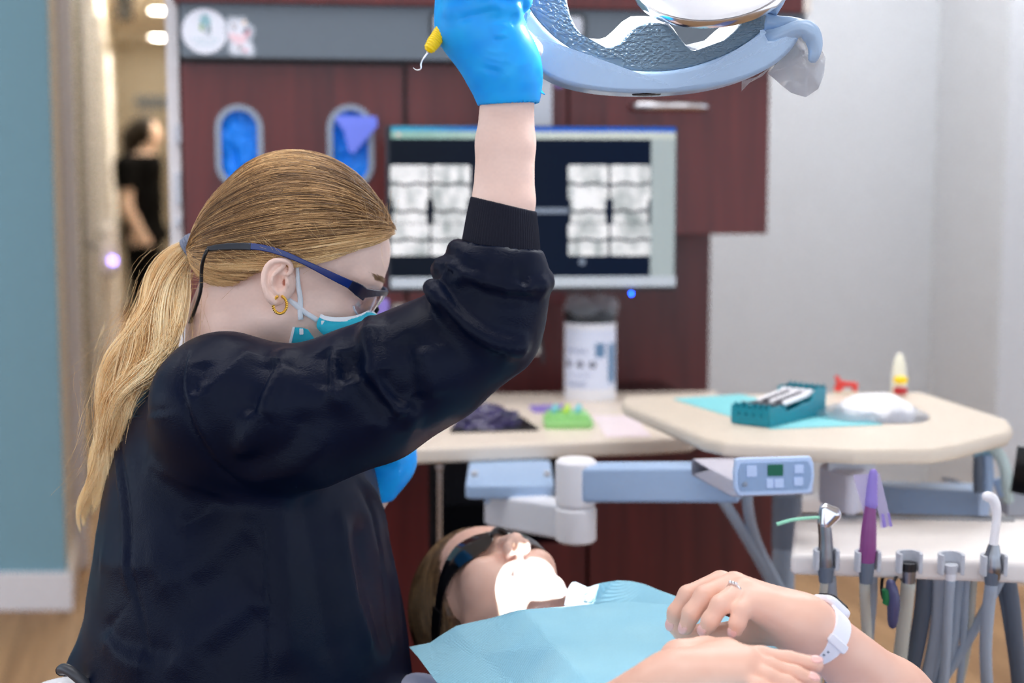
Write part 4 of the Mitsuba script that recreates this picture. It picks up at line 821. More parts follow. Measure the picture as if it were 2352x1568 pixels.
# --- jacket
mat('jacket', mikit.proc(lambda p, n, uv: MX(srgb(1, 9, 29), srgb(3, 15, 41), FB(p.x * 14, p.y * 14, p.z * 14, 2))), 0.42, spec=0.12, sheen=0.05,
    bump=mikit.proc(lambda p, n, uv: N(p.x * 900, p.y * 900, p.z * 900) * .6 + N(p.x * 60, p.y * 60, p.z * 60), 4e-4), bscale=.00035)
mat('cuff_knit', (15, 18, 34), 0.75, spec=.25, sheen=.3)
def jacket(p):
    q = p.copy(); q[:, 1] = 1.60 + (q[:, 1] - 1.60) * .80
    d = chain(q, [vec(540, 965, 1.60), vec(548, 1020, 1.60), vec(560, 1160, 1.60), vec(563, 1350, 1.60), vec(572, 1500, 1.60), vec(580, 1640, 1.60)], [.088, .112, .140, .154, .168, .184], .05)
    d = smin(d, chain(p, [vec(535, 905, 1.57), vec(505, 925, 1.455)], [.050, .068], .04), .04)          # near shoulder
    d = smin(d, chain(p, [vec(540, 900, 1.60), vec(575, 930, 1.74)], [.05, .062], .04), .04)             # far shoulder
    q2 = p.copy(); q2[:, 1] = 1.43 + (q2[:, 1] - 1.43) * 1.0
    s = chain(q2, [vec(540, 945, 1.445), vec(700, 958, 1.43), vec(850, 905, 1.425), vec(985, 835, 1.42), vec(1122, 752, 1.42)], [.070, .0675, .0645, .058, .0505], .03)
    s = smin(s, chain(p, [vec(1122, 752, 1.42), vec(1134, 655, 1.42), vec(1142, 610, 1.42)], [.0505, .0525, .044], .02), .02)
    d = smin(d, s, .035)
    d = smin(d, chain(p, [vec(590, 930, 1.74), vec(660, 1120, 1.79), vec(720, 1290, 1.80), vec(800, 1200, 1.76)], [.065, .06, .052, .042], .02), .03)  # far sleeve
    d = smin(d, rcone(p, vec(320, 1570, 1.56), vec(212, 1556, 1.53), .06, .022), .05)      # hem rolled out over the stool
    ring_ = lambda pts, r: chain(p, smoothline(np.array([vec(*c_) for c_ in pts]), 12), [r] * 12, .004)
    d = smin(d, ring_([(1030, 640, 1.44), (1014, 612, 1.405), (1045, 622, 1.383), (1095, 646, 1.371), (1160, 663, 1.369), (1225, 662, 1.384), (1253, 648, 1.412), (1236, 640, 1.45)], .0085), .007)
    d = smin(d, ring_([(1052, 580, 1.42), (1050, 570, 1.40), (1084, 594, 1.384), (1128, 622, 1.379), (1172, 648, 1.384), (1205, 655, 1.40)], .0065), .006)
    d = smin(d, ring_([(990, 660, 1.38), (1020, 705, 1.366), (1070, 756, 1.361), (1130, 792, 1.363), (1190, 802, 1.375)], .008), .016)
    d = smin(d, ring_([(850, 742, 1.40), (852, 790, 1.376), (868, 860, 1.367), (905, 925, 1.364), (940, 952, 1.366)], .0065), .014)
    d = smin(d, ring_([(768, 800, 1.40), (765, 845, 1.378), (768, 890, 1.369), (782, 922, 1.366), (806, 885, 1.368)], .0055), .012)
    d = smin(d, ring_([(655, 822, 1.40), (625, 890, 1.375), (596, 965, 1.366), (560, 1030, 1.372)], .006), .018)
    d = smax(d, -rcone(p, vec(1146, 600, 1.42), vec(1150, 520, 1.42), .036, .04), .008)
    return d
jm = nets(jacket, P(120, 1760, 1.5) - (0, .22, 0), P(1300, 540, 1.5) + (0, .42, .0), .004, 1)
JF = [([(1050, 640), (1110, 672), (1180, 688), (1240, 690)], -.0045, .009),
      ([(1060, 605), (1110, 630), (1165, 652)], -.005, .006), ([(1170, 615), (1200, 640), (1220, 656)], -.004, .006),
      ([(1012, 610), (1024, 622), (1034, 640)], -.004, .006),
      ([(1000, 690), (1050, 765), (1110, 812), (1180, 830)], -.0055, .013),
      ([(845, 735), (850, 790), (862, 850), (880, 890)], .006, .012), ([(822, 838), (862, 880), (908, 936), (938, 953)], .0075, .010), ([(800, 800), (830, 870), (868, 920), (905, 958)], -.0085, .012), ([(870, 850), (905, 900), (935, 930)], -.0065, .010), ([(930, 760), (940, 830), (950, 890), (946, 950)], -.006, .013),
      ([(960, 800), (985, 860), (990, 915)], .005, .014), ([(768, 795), (766, 840), (767, 880), (776, 920), (800, 885), (815, 850)], .0062, .009), ([(742, 800), (744, 850), (748, 900)], -.006, .010), ([(786, 800), (788, 840), (790, 880)], -.0055, .008),
      ([(631, 815), (596, 880), (566, 961)], -.008, .016), ([(655, 830), (622, 900), (600, 970)], .005, .014), ([(590, 800), (540, 840), (470, 900), (440, 915)], .004, .012), ([(470, 830), (455, 880), (446, 910)], -.004, .009),
      ([(752, 960), (732, 1031), (661, 1080), (546, 1101)], .005, .018), ([(700, 930), (680, 1000), (620, 1050), (540, 1070)], -.006, .018), ([(840, 960), (900, 985), (970, 975)], .003, .012),
      ([(432, 800), (419, 850), (420, 905), (436, 960), (470, 1030), (520, 1090), (575, 1120)], -.0032, .0034), ([(446, 800), (432, 850), (434, 905), (450, 960), (484, 1030), (530, 1084)], .0022, .006),
      ([(272, 962), (340, 948), (418, 938)], -.0022, .003), ([(268, 972), (340, 958), (418, 948)], .002, .004),
      ([(276, 975), (284, 1080), (298, 1200), (304, 1290), (322, 1400), (332, 1568)], -.0022, .003), ([(262, 975), (270, 1080), (284, 1200), (290, 1290), (308, 1400)], .002, .005),
      ([(616, 1180), (616, 1300), (616, 1450), (618, 1568)], -.0022, .003), ([(606, 1180), (606, 1300), (606, 1450), (608, 1568)], .0022, .006), ([(640, 1130), (650, 1250), (655, 1400), (650, 1560)], .005, .022),
      ([(600, 1180), (520, 1240), (440, 1310), (340, 1360)], .0040, .024), ([(600, 1240), (520, 1310), (430, 1370)], -.0035, .026), ([(610, 1350), (540, 1410), (450, 1480), (380, 1560)], .0042, .022), ([(612, 1400), (550, 1460), (470, 1530)], -.0035, .024),
      ([(777, 1162), (807, 1333), (862, 1524)], .006, .016), ([(820, 1170), (850, 1330), (900, 1510)], -.008, .020), ([(700, 1130), (715, 1250), (740, 1400), (780, 1560)], -.004, .022),
      ([(840, 1080), (868, 1150), (898, 1260), (915, 1400), (935, 1540)], .004, .007), ([(826, 1090), (852, 1160), (880, 1270), (896, 1400), (915, 1540)], -.004, .006),
      ([(222, 1285), (300, 1300), (390, 1280)], .003, .018), ([(240, 1440), (270, 1500), (350, 1530)], .005, .020), ([(245, 1410), (260, 1460), (340, 1495), (430, 1500)], -.004, .018),
      ([(500, 1130), (470, 1180), (400, 1210)], -.005, .014), ([(330, 1060), (400, 1090), (470, 1120)], .0035, .016)]
jm = folds(jm, [(a, b * 1.15, c) for a, b, c in JF])
vv, nn = np.array(jm.vertices), vnormals(jm); jm.vertices = vv + nn * ((meshkit.fbm(vv * 14, 3, 3) - .5) * .005)[:, None]
add(HY + '__jacket', jm, 'jacket', smooth=True, label='navy-black zip scrub jacket')
# collar band and knitted cuff
def ribbed(p0, p1, r0, r1, ribs, amp, rings=14, sides=None, ry=1.0, flare=0.0, edge=None):
    sides = ribs * 6; t = np.linspace(0, 1, rings); ax = nrm(np.asarray(p1) - np.asarray(p0)); a = np.arange(sides) * 2 * np.pi / sides
    e1 = nrm(np.array([1.0, 0, 0]) - ax * ax[0]); e2 = np.cross(ax, e1); out = []
    for k in t:
        r = r0 + (r1 - r0) * k + flare * math.sin(k * math.pi) + amp * np.sin(a * ribs) * min(1, 8 * k + .3)
        c = np.asarray(p0) * (1 - k) + np.asarray(p1) * k
        sk = (edge(a) if edge is not None else 0 * a) * k
        out.append(c + (r * np.cos(a))[:, None] * e1 + (r * ry * np.sin(a))[:, None] * e2 + sk[:, None] * ax)
    last = out[-1]; c1 = np.asarray(p1)
    out += [c1 + (q - c1) * s + ax * dz for q, s, dz in ((last, .97, .0012), (last, .93, .0006), (last, .9, -.004))]
    return rings_mesh(out, caps=False)
cu0, cu1 = vec(1146, 640, 1.42), vec(1157, 471, 1.42)
add(HY + '__jacket__cuff', ribbed(cu0, cu1, .0405, .0330, 84, .00035, 22, ry=.95, flare=.002, edge=lambda a: -.0055 * np.cos(a)), 'cuff_knit', smooth=True, label='ribbed knit cuff pushed up the forearm')
co = [vec(432, 772, 1.59), vec(448, 756, 1.555), vec(490, 768, 1.53), vec(540, 806, 1.522), vec(640, 850, 1.54), vec(700, 870, 1.60), vec(650, 850, 1.665), vec(540, 800, 1.66), vec(460, 765, 1.63), vec(432, 772, 1.59)]
cl = smoothline(np.array(co), 60)
ctr = cl.mean(0)
add(HY + '__jacket__collar', rings_mesh([np.array([q + (q - ctr) * .0 for q in cl]) + np.array([0, 0, z]) + nrm((cl - ctr) * np.array([1, 1, 0])) * o for z, o in ((-.03, .006), (-.008, .003), (.0, .0015), (.001, -.001), (-.006, -.003), (-.03, -.002))], caps=False), 'jacket', smooth=True)
# legs
mat('trousers', (16, 20, 36), .7)
def legs(p):
    d = chain(p, [vec(560, 1680, 1.50), np.array([-.10, 1.44, .44]), np.array([-.06, 1.42, .12])], [.10, .075, .05], .03)
    return smin(d, chain(p, [vec(570, 1680, 1.70), np.array([-.14, 1.86, .44]), np.array([-.10, 1.88, .12])], [.10, .075, .05], .03), .03)
add(HY + '__trousers', nets(legs, (-.45, 1.2, .05), (.2, 2.1, .75), .012), 'trousers', smooth=True)
for x, y in ((-.06, 1.42), (-.10, 1.88)): add(HY + '__shoe', mv(slab(rpoly([(-.08, -.045), (.16, -.045), (.19, 0), (.16, .045), (-.08, .045)], .03), .001, .085, .03), None, (x, y, 0)), 'black')
# --- gloves
mat('glove', mikit.proc(lambda p, n, uv: MX(srgb(0, 150, 250), srgb(30, 180, 255), FB(p.x * 60, p.y * 60, p.z * 60, 2))), 0.4, spec=.35)
G = 1.42
def glove_r(p):
    d = chain(p, [vec(1167, 222, G), vec(1166, 190, G), vec(1140, 130, G), vec(1090, 55, G), vec(1078, -20, G)], [.0285, .0290, .0325, .0345, .033], .02)
    d = smin(d, rcone(p, vec(1172, 150, G - .004), vec(1150, 80, G - .012), .026, .022), .015)
    d = smin(d, chain(p, [vec(1050, 20, G - .022), vec(1130, 14, G - .030), vec(1168, 22, G - .022), vec(1180, 52, G - .008)], [.014, .0125, .0115, .0095], .006), .007)   # little finger
    d = smin(d, chain(p, [vec(1040, -30, G - .024), vec(1120, -42, G - .036), vec(1178, -32, G - .026), vec(1196, 0, G - .008), vec(1180, 30, G + .004)], [.015, .0135, .012, .0105, .009], .005), .005)
    d = smin(d, chain(p, [vec(1040, -80, G - .02), vec(1130, -96, G - .034), vec(1192, -80, G - .024), vec(1206, -46, G - .006)], [.015, .0135, .012, .010], .005), .005)
    d = smin(d, chain(p, [vec(1046, -130, G - .012), vec(1136, -146, G - .026), vec(1196, -128, G - .016), vec(1206, -96, G)], [.015, .013, .0115, .010], .005), .005)
    d = smin(d, chain(p, [vec(1100, -30, G + .03), vec(1150, -90, G + .034), vec(1196, -120, G + .022)], [.016, .0135, .010], .006), .01)          # thumb
    d = smax(d, -rcone(p, vec(1172, 214, G), vec(1168, 260, G), .0262, .03), .002)
    return d
gm = nets(glove_r, P(940, 240, G) - (0, .08, 0.005), P(1290, -230, G) + (0, .09, 0), .0016)
GF = [([(1120, 62), (1145, 58), (1166, 60)], .0016, .0028), ([(1135, 80), (1150, 79), (1167, 80)], .0018, .0026), ([(1132, 95), (1150, 92), (1172, 90)], -.0016, .0026), ([(1116, 115), (1140, 122), (1170, 118)], .0012, .0025),
      ([(1110, 128), (1140, 138), (1180, 140)], .0012, .003), ([(1104, 142), (1140, 152), (1190, 152), (1222, 138)], .0015, .003), ([(1100, 152), (1140, 163), (1190, 164), (1226, 150)], -.0014, .003), ([(1102, 165), (1150, 176), (1200, 170), (1228, 160)], .0015, .003),
      ([(1104, 182), (1140, 184), (1180, 178), (1226, 180)], -.0014, .003), ([(1106, 192), (1140, 196), (1190, 188), (1228, 192)], .0014, .003), ([(1046, 48), (1080, 38), (1110, 30), (1150, 22)], -.0035, .005), ([(1186, 30), (1180, 46), (1172, 54)], -.002, .003)]
gm = folds(gm, [(a, b * .55, c * 1.1) for a, b, c in GF])
add(HY + '__glove', gm, 'glove', smooth=True, label='blue nitrile glove gripping the lamp handle')
ed = [np.array([vec(1167, 206, G)] * 48)]
a_ = np.arange(48) * 2 * np.pi / 48
def cuffring(v, r, w=0.0, tip=0.0): return vec(1168, v, G) + np.stack([(r + w * np.sin(a_ * 5)) * np.cos(a_) + tip * np.exp(-((a_ - 0.0 + np.pi) % (2 * np.pi) - np.pi) ** 2 / .12), (r + w * np.sin(a_ * 5)) * np.sin(a_), .0018 * np.sin(a_ * 3 + 1) - tip * .9 * np.exp(-((a_ + np.pi) % (2 * np.pi) - np.pi) ** 2 / .1)], -1)
add(HY + '__glove__cuff', rings_mesh([cuffring(178, .0288), cuffring(192, .0292, .0004), cuffring(203, .0296, .0006, .003), cuffring(208, .0304, .0007, .006), cuffring(209, .0296, .0007, .006), cuffring(202, .0280, .0005, .003)], caps=False), 'glove', smooth=True, label='rolled glove cuff with a lifted corner')
def glove_l(p):
    d = chain(p, [vec(860, 1126, 1.70), vec(872, 1098, 1.70), vec(892, 1056, 1.70), vec(890, 1000, 1.70)], [.0235, .0255, .031, .033], .015)
    for k_, (du, dy) in enumerate(((22, -.02), (6, -.005), (-10, .012), (-24, .028))): d = smin(d, chain(p, [vec(890 + du, 985, 1.70 + dy), vec(900 + du, 925, 1.69 + dy), vec(930 + du, 890, 1.69 + dy)], [.0125, .0105, .008], .006), .006)
    return smin(d, chain(p, [vec(905, 1040, 1.672), vec(925, 1000, 1.655), vec(940, 960, 1.66)], [.014, .011, .009], .006), .01)
add(HY + '__glove', nets(glove_l, P(820, 1150, 1.7) - (0, .09, 0), P(1060, 900, 1.7) + (0, .12, 0), .003), 'glove', smooth=True, label='blue glove on the lowered hand behind the jacket')

# ---------------------------------------------------------------- hair
def hair_shape(q):                                    # in the head's frame
    d = ell(q, (-.008, 0, .052), (.0965, .084, .0885)); d = smin(d, rcone(q, (-.060, 0, .008), (-.104, 0, -.011), .056, .012), .03)
    return smin(d, ell(q, (.045, 0, .066), (.052, .060, .046)), .02)
def hair_edge(q): return np.interp(q[:, 0], [-.11, -.07, -.05, -.026, .03, .064, .081, .1], [-.045, -.040, -.029, .0025, .039, .0727, .087, .10]) + .006 * np.clip(1 - np.abs(q[:, 1]) / .05, 0, 1)
mat('hair_base', mikit.proc(lambda p, n, uv: MX(srgb(92, 62, 34), srgb(150, 110, 66), N(p.x * 300, p.y * 300, p.z * 300))), 0.45, spec=.4)
scene['hair_strand'] = {'type': 'twosided', 'bsdf': {'type': 'principled', 'base_color': {'type': 'mesh_attribute', 'name': 'vertex_color'}, 'roughness': .36, 'specular': .55}}
cap = nets(lambda q: smax(hair_shape(q) + .0035, hair_edge(q) + .002 - q[:, 2], .006), (-.13, -.10, -.06), (.11, .10, .16), .003)
add(HY + '__hair', mv(cap, HRm, HO_), 'hair_base', smooth=True)
HC = np.array([-.02, 0, .045])
def radial(dirs, off=0.0):
    lo, hi = np.full(len(dirs), .02), np.full(len(dirs), .16)
    for _ in range(16):
        m = (lo + hi) / 2; s = hair_shape(HC + dirs * m[:, None]) < 0; lo, hi = np.where(s, m, lo), np.where(s, hi, m)
    return lo
def strands_mesh(Pts, rad, col):                      # Pts (S, n, 3), rad (S, n), col (S, 3) or (S, n, 3)
    S, n = Pts.shape[:2]; t = nrm(np.gradient(Pts, axis=1)); a = nrm(np.cross(t, np.array([.31, .17, .93]))); b = np.cross(t, a); k = np.arange(3) * 2 * np.pi / 3
    v = Pts[:, :, None] + rad[:, :, None, None] * (np.cos(k)[:, None] * a[:, :, None] + np.sin(k)[:, None] * b[:, :, None])
    i, j = np.meshgrid(np.arange(n - 1), np.arange(3), indexing='ij'); q = np.stack([i * 3 + j, i * 3 + (j + 1) % 3, (i + 1) * 3 + (j + 1) % 3, (i + 1) * 3 + j], -1).reshape(-1, 4)
    f = np.vstack([q[:, [0, 1, 2]], q[:, [0, 2, 3]]]); f = (f[None] + (np.arange(S) * n * 3)[:, None, None]).reshape(-1, 3)
    c = np.broadcast_to(col[:, None, None] if col.ndim == 2 else col[:, :, None], v.shape)
    return trimesh.Trimesh(v.reshape(-1, 3), f, process=False), c.reshape(-1, 3)
TONES = np.array([srgb(88, 64, 42), srgb(142, 108, 72), srgb(192, 152, 102), srgb(232, 198, 142), srgb(252, 234, 192)])
def tone(x): x = np.clip(x, 0, .999) * 4; i = x.astype(int); return TONES[i] * (1 - (x - i))[:, None] + TONES[i + 1] * (x - i)[:, None]
g = np.random.default_rng(11)
TIE = np.array([-.104, .0, -.0115])
Sn = 6200
cand = g.normal(size=(40000, 3)); cand = nrm(cand); r_ = radial(cand); pt = HC + cand * r_[:, None]
ab = pt[:, 2] - hair_edge(pt); okk = np.where((ab > -.001) & (pt[:, 1] < .03) & (pt[:, 0] > -.075))[0]
near = okk[ab[okk] < .007]; near = np.r_[near, near]; sel = np.r_[near[:int(Sn * .45)], g.choice(okk, Sn - min(len(near), int(Sn * .45)))]
d0, s0 = cand[sel], pt[sel]; dT = nrm((TIE - HC))[None]
n = 14; t = np.linspace(0, 1, n)[None, :, None]
lift = np.array([0, 0, 1.0])                          # strands first sweep up over the crown, then down to the tie
dm_ = nrm(d0 * .55 + dT * .45 + lift * .16 * np.clip(d0[:, 2:3], 0, 1))
dd = nrm((1 - t) ** 2 * d0[:, None] + 2 * t * (1 - t) * dm_[:, None] * 1.0 + t ** 2 * dT[:, None])
R_ = radial(dd.reshape(-1, 3)).reshape(len(sel), n)
lay = g.random(len(sel)) ** 1.5 * .0030; ph = g.random((len(sel), 1)) * 6.28
off = -lay[:, None] + .0007 * np.sin(t[..., 0] * 7 + ph) + .0012 - .006 * np.clip(1 - t[..., 0] * 7, 0, 1) * (ab[sel] > .008)[:, None]
pp = HC + dd * (R_ + off)[..., None]
sp = g.normal(size=(len(sel), 3)) * .0055; sp = sp * np.minimum(1, .011 / (np.linalg.norm(sp, axis=1, keepdims=True) + 1e-9)); w = np.clip((t - .72) / .28, 0, 1) ** 1.6
pp = pp * (1 - w) + (TIE + sp)[:, None] * w
low = (hair_edge(pp.reshape(-1, 3)) - .002 - pp[..., 2].reshape(-1)).reshape(pp.shape[:2]) > 0
good = ~(low & (pp[..., 0] > -.02)).any(1)
az = np.arctan2(d0[:, 1], d0[:, 2] + .3 * d0[:, 0])
cl_ = meshkit.noise(np.stack([az * 9, d0[:, 0] * 1.5, 0 * az], 1), 3) * .55 + meshkit.noise(np.stack([az * 34, d0[:, 0] * 4, 0 * az + 5], 1), 4) * .35
col = tone(-.12 + cl_ * 1.0 + g.normal(size=len(sel)) * .10 + .22 * (ab[sel] < .012) * (d0[:, 0] < .9) - .1 * (lay / .003))
rad = (.00026 + .00022 * g.random(len(sel)))[:, None] * np.ones(n) * np.interp(np.linspace(0, 1, n), [0, .08, 1], [.3, 1, 1])
pp, rad, col = pp[good], rad[good], col[good]
sm_, sc_ = strands_mesh(pp, rad, col); add(HY + '__hair__strands', mv(sm_, HRm, HO_), 'hair_strand', smooth=True, color=sc_, kind='stuff')
# fine short hairs at the temple and nape
m = 260; q0 = okk[g.integers(0, len(okk), m)]; q0 = near[g.integers(0, len(near), m)]; b0 = HC + cand[q0] * (radial(cand[q0]) - .004)[:, None]
tt = np.linspace(0, 1, 8)[None, :, None]; dr0 = nrm(np.array([-.7, 0, .15]) + g.normal(size=(m, 3)) * .25); pp = b0[:, None] + dr0[:, None] * tt * (.02 + .03 * g.random((m, 1, 1))) + cand[q0][:, None] * (.004 + .010 * tt ** 2 * g.random((m, 1, 1)))
sm_, sc_ = strands_mesh(pp, np.full((m, 8), .00013), tone(.5 + .3 * g.random(m))); add(HY + '__hair__stray_hairs', mv(sm_, HRm, HO_), 'hair_strand', smooth=True, color=sc_, kind='stuff')
# eyebrows
m = 150; sd_ = np.where(g.random(m) < .7, -1.0, 1.0); ye = .012 + .034 * g.random(m); tt = np.linspace(0, 1, 6)[None, :, None]
b0 = np.stack([np.interp(ye, [.012, .03, .046], [.0985, .0925, .0805]), sd_ * ye, .0375 + .005 * g.random(m) + .003 * np.sin(ye * 60)], 1)
dv = np.stack([-.004 - .05 * ye, sd_ * .0075, .0018 + 0 * ye], 1); pp = b0[:, None] + dv[:, None] * tt
for s_ in (-1.0, 1.0): k_ = sd_ == s_; sm_, sc_ = strands_mesh(pp[k_], np.full((k_.sum(), 6), .00022), tone(.12 + .15 * g.random(k_.sum()))); add(HY + '__eyebrow', mv(sm_, HRm, HO_), 'hair_strand', smooth=True, color=sc_, kind='stuff')
# ponytail
PT = np.array([(446, 566, 16, 1.575), (416, 596, 30, 1.570), (392, 640, 42, 1.560), (378, 700, 48, 1.545), (358, 770, 56, 1.53), (310, 840, 47, 1.52), (268, 920, 31, 1.515), (255, 1000, 25, 1.52), (236, 1085, 25, 1.53), (206, 1165, 20, 1.54), (197, 1228, 8, 1.545)], float)
ns, nl = 3000, 34; nt = 40
L = smoothline(PT, nt); cen = np.array([P(u, v, y) for u, v, _, y in L]); wid = L[:, 2] * 1.55 / FPX
t_, _, _ = frames(cen); side = nrm(np.cross(t_, np.array([0, 1.0, 0]))); dep = nrm(np.cross(side, t_))
la, lr = g.random(nl) * 6.283, np.sqrt(g.random(nl)); lx, ly = lr * np.cos(la), lr * np.sin(la); li = g.integers(0, nl, ns)
tn = np.linspace(0, 1, nt)
ox = lx[li][:, None] + .17 * g.normal(size=(ns, 1)) + .42 * np.sin(tn * 12 + la[li][:, None] * 3) * np.minimum(1, tn * 2) + .10 * np.sin(tn * 13 + 1.0) * tn; oy = ly[li][:, None] + .22 * g.normal(size=(ns, 1)) + .3 * np.cos(tn * 10 + la[li][:, None] * 2) * np.minimum(1, tn * 2)
ln = (.72 + .28 * g.random(nl))[li] * (.93 + .07 * g.random(ns)); idx_ = ln[:, None] * tn * (nt - 1); i0 = np.minimum(idx_.astype(int), nt - 2); fr = (idx_ - i0)[..., None]
gi = lambda A: A[i0] * (1 - fr) + A[i0 + 1] * fr
W = gi(wid[:, None])[..., 0]
pp = gi(cen) + side[i0] * (ox * W)[..., None] + dep[i0] * (oy * W * .55)[..., None] + .0012 * np.stack([np.sin(tn * 30 + la[li][:, None] * 9), np.cos(tn * 25 + li[:, None]), 0 * tn + 0 * ox], -1) * tn[None, :, None]
b_ = np.clip(.44 + .95 * g.random(nl)[li] - .12 + .08 * g.normal(size=ns), 0, 1)
ccol = np.stack([tone(np.clip(b_ + .25 * k - .06, 0, 1)) for k in tn], 1)
sm_, sc_ = strands_mesh(pp, (.00026 + .00022 * g.random(ns))[:, None] * np.interp(tn, [0, .8, 1], [1, 1, .35]), ccol)
add(HY + '__ponytail', sm_, 'hair_strand', smooth=True, color=sc_, label='long wavy blond ponytail hanging down the back')
core = rings_mesh([c + (np.cos(a_)[:, None] * s * w * .62 + np.sin(a_)[:, None] * dq_ * w * .30) for c, s, dq_, w in zip(cen[:22], side, dep, wid)])
add(HY + '__ponytail__core', core, 'hair_base', smooth=True)
ns2 = 160; ox = g.normal(size=(ns2, 1)) * 1.1; k0 = g.integers(2, 26, ns2); lnn = g.integers(6, 12, ns2); tt = np.linspace(0, 1, 12)[None]
ii = np.clip((k0[:, None] + tt * lnn[:, None]).astype(int), 0, nt - 1); drift = g.normal(size=(ns2, 1, 3)) * .018
pp = cen[ii] + side[ii] * (ox * wid[ii])[..., None] + (tt ** 2)[..., None] * drift + np.array([0, -.012, 0])
sm_, sc_ = strands_mesh(smoothline(pp.transpose(1, 0, 2).reshape(12, -1), 20).reshape(20, ns2, 3).transpose(1, 0, 2), np.full((ns2, 20), .00012), tone(.5 + .35 * g.random(ns2)))
add(HY + '__ponytail__stray_hairs', sm_, 'hair_strand', smooth=True, color=sc_, kind='stuff')
# band round the ponytail
mat('tie_rubber', (104, 114, 136), .55)
ax = nrm(P(424, 586, 1.575) - P(468, 556, 1.575)); e1 = nrm(np.cross(ax, [0, 1, 0])); e2 = np.cross(ax, e1)
tie_c = P(446, 568, 1.575)
def coil(c, r, tr, n=40): th = np.linspace(0, 2 * np.pi, n + 1)[:-1]; q = c + r * (np.cos(th)[:, None] * e1 + np.sin(th)[:, None] * e2); k = np.arange(10) * 2 * np.pi / 10; rd = nrm(q - c); v = q[:, None] + tr * (np.cos(k)[None, :, None] * rd[:, None] + np.sin(k)[None, :, None] * ax); vv = np.concatenate([v, v[:1]]); return rings_mesh(vv, caps=False)
for k in range(5): add('hair_tie__coil', coil(tie_c + ax * (k - 2) * .0036, .0142 - .0006 * abs(k - 2), .0024), 'tie_rubber', smooth=True)
tag('hair_tie', 'grey-blue coiled hair tie around the blond ponytail', 'hair tie')

# ---------------------------------------------------------------- safety glasses, mask, earring, explorer of the hygienist
mat('frame_blue', (8, 40, 112), .22, spec=.6); mat('frame_dark', (16, 22, 52), .3, spec=.6); mat('frame_tip', (30, 36, 46), .4)
K = 'safety_glasses'
def flatbar(pts, h, w, n=24, outn=None):               # a flat bar: h high, w thick, in the head's frame
    p = smoothline(np.array(pts, float), n); t = nrm(np.gradient(p, axis=0)); h = np.interp(np.linspace(0, 1, n), np.linspace(0, 1, np.size(h)), np.atleast_1d(h)); out = []
    for k in range(n):
        s = nrm(np.cross(t[k], [0, 0, 1.0])); u = np.cross(s, t[k]); o = rpoly([(-w / 2, -h[k] / 2), (w / 2, -h[k] / 2), (w / 2, h[k] / 2), (-w / 2, h[k] / 2)], w * .3, 3); out.append(p[k] + o[:, :1] * s + o[:, 1:] * u)
    return mv(rings_mesh(out), HRm, HO_)
for s in (-1, 1):
    add(K + '__temple', flatbar([(-.050, s * .085, .020), (-.02, s * .087, .0275), (.004, s * .086, .0285), (.035, s * .081, .0275), (.066, s * .073, .0265)], [.0068, .0064, .005, .0075, .0095], .003), 'frame_blue')
    add(K + '__temple_tip', flatbar([(-.0885, s * .062, -.002), (-.07, s * .076, .010), (-.048, s * .085, .0205)], [.0055, .0075, .0078], .0042), 'frame_tip', label='dark rubber temple tip')
    add(K + '__hinge', flatbar([(.062, s * .074, .0265), (.072, s * .070, .025), (.082, s * .062, .022)], [.0098, .0135, .0125], .0036), 'frame_dark')
    bw = [(.078, s * .066, .0235), (.092, s * .052, .0285), (.1015, s * .034, .0315), (.1045, s * .016, .031), (.104, 0, .029)]
    add(K + '__brow_bar', flatbar(bw, [.0115, .0072, .006, .006, .006], .0034), 'frame_dark')
    st = np.linspace(0, 1, 14); top = smoothline(np.array([(.079, s * .0655, .022), (.0925, s * .051, .0265), (.101, s * .033, .0285), (.1035, s * .015, .027)]), 14); dz = -(.004 + .026 * np.sin(np.pi * np.clip(st * .86 + .1, 0, 1)) ** .7)
    rows = [np.c_[top[:, 0] - .004 * k * k, top[:, 1], top[:, 2] + dz * k] for k in np.linspace(0, 1, 8)]
    ln_ = rings_mesh(rows, close=False, caps=False); add(K + '__lens', mv(ln_, HRm, HO_), 'lens_tint' if 'lens_tint' in scene else (scene.__setitem__('lens_tint', {'type': 'thindielectric', 'int_ior': 1.6, 'specular_transmittance': {'type': 'rgb', 'value': [.62, .58, .66]}}) or 'lens_tint'), smooth=True)
    add(K + '__lens_edge_glint', mv(tube(np.vstack([r_[-2:-1] for r_ in rows] + [rows[-1][-2::-3]]), .0011, 30, 8), HRm, HO_), 'lamp_white' if 'lamp_white' in scene else mat('glint_white', (232, 232, 240), .15), smooth=True, label='white strip drawn for the lens edge reflection')  # opaque white strip stands for the reflection along the lens edge
    add(K + '__nose_pad', mv(tube([(.1025, s * .014, .010), (.0985, s * .0105, .001), (.092, s * .012, -.003)], [.0028, .0034, .0022], 8, 8, .6, True), HRm, HO_), 'black')
cd = [toH(-.0885, -.062, -.002), P(476, 574, 1.50), P(464, 610, 1.505), P(462, 660, 1.51), P(455, 690, 1.515), P(444, 722, 1.53), P(436, 742, 1.56), P(440, 735, 1.62), toH(-.09, .05, -.03), toH(-.0885, .062, -.002)]
add(K + '__cord', tube(cd, .0020, 50, 8), 'black', smooth=True, label='black neck cord')
tag(K, 'dark blue safety glasses with clear lenses worn by the hygienist', 'glasses')
K = 'face_mask'
mat('mask_teal', mikit.proc(lambda p, n, uv: MX(srgb(24, 166, 196), srgb(60, 190, 214), FB(p.x * 50, p.y * 50, p.z * 50, 2))), .7, spec=.2); mat('mask_white', (226, 236, 244), .7)
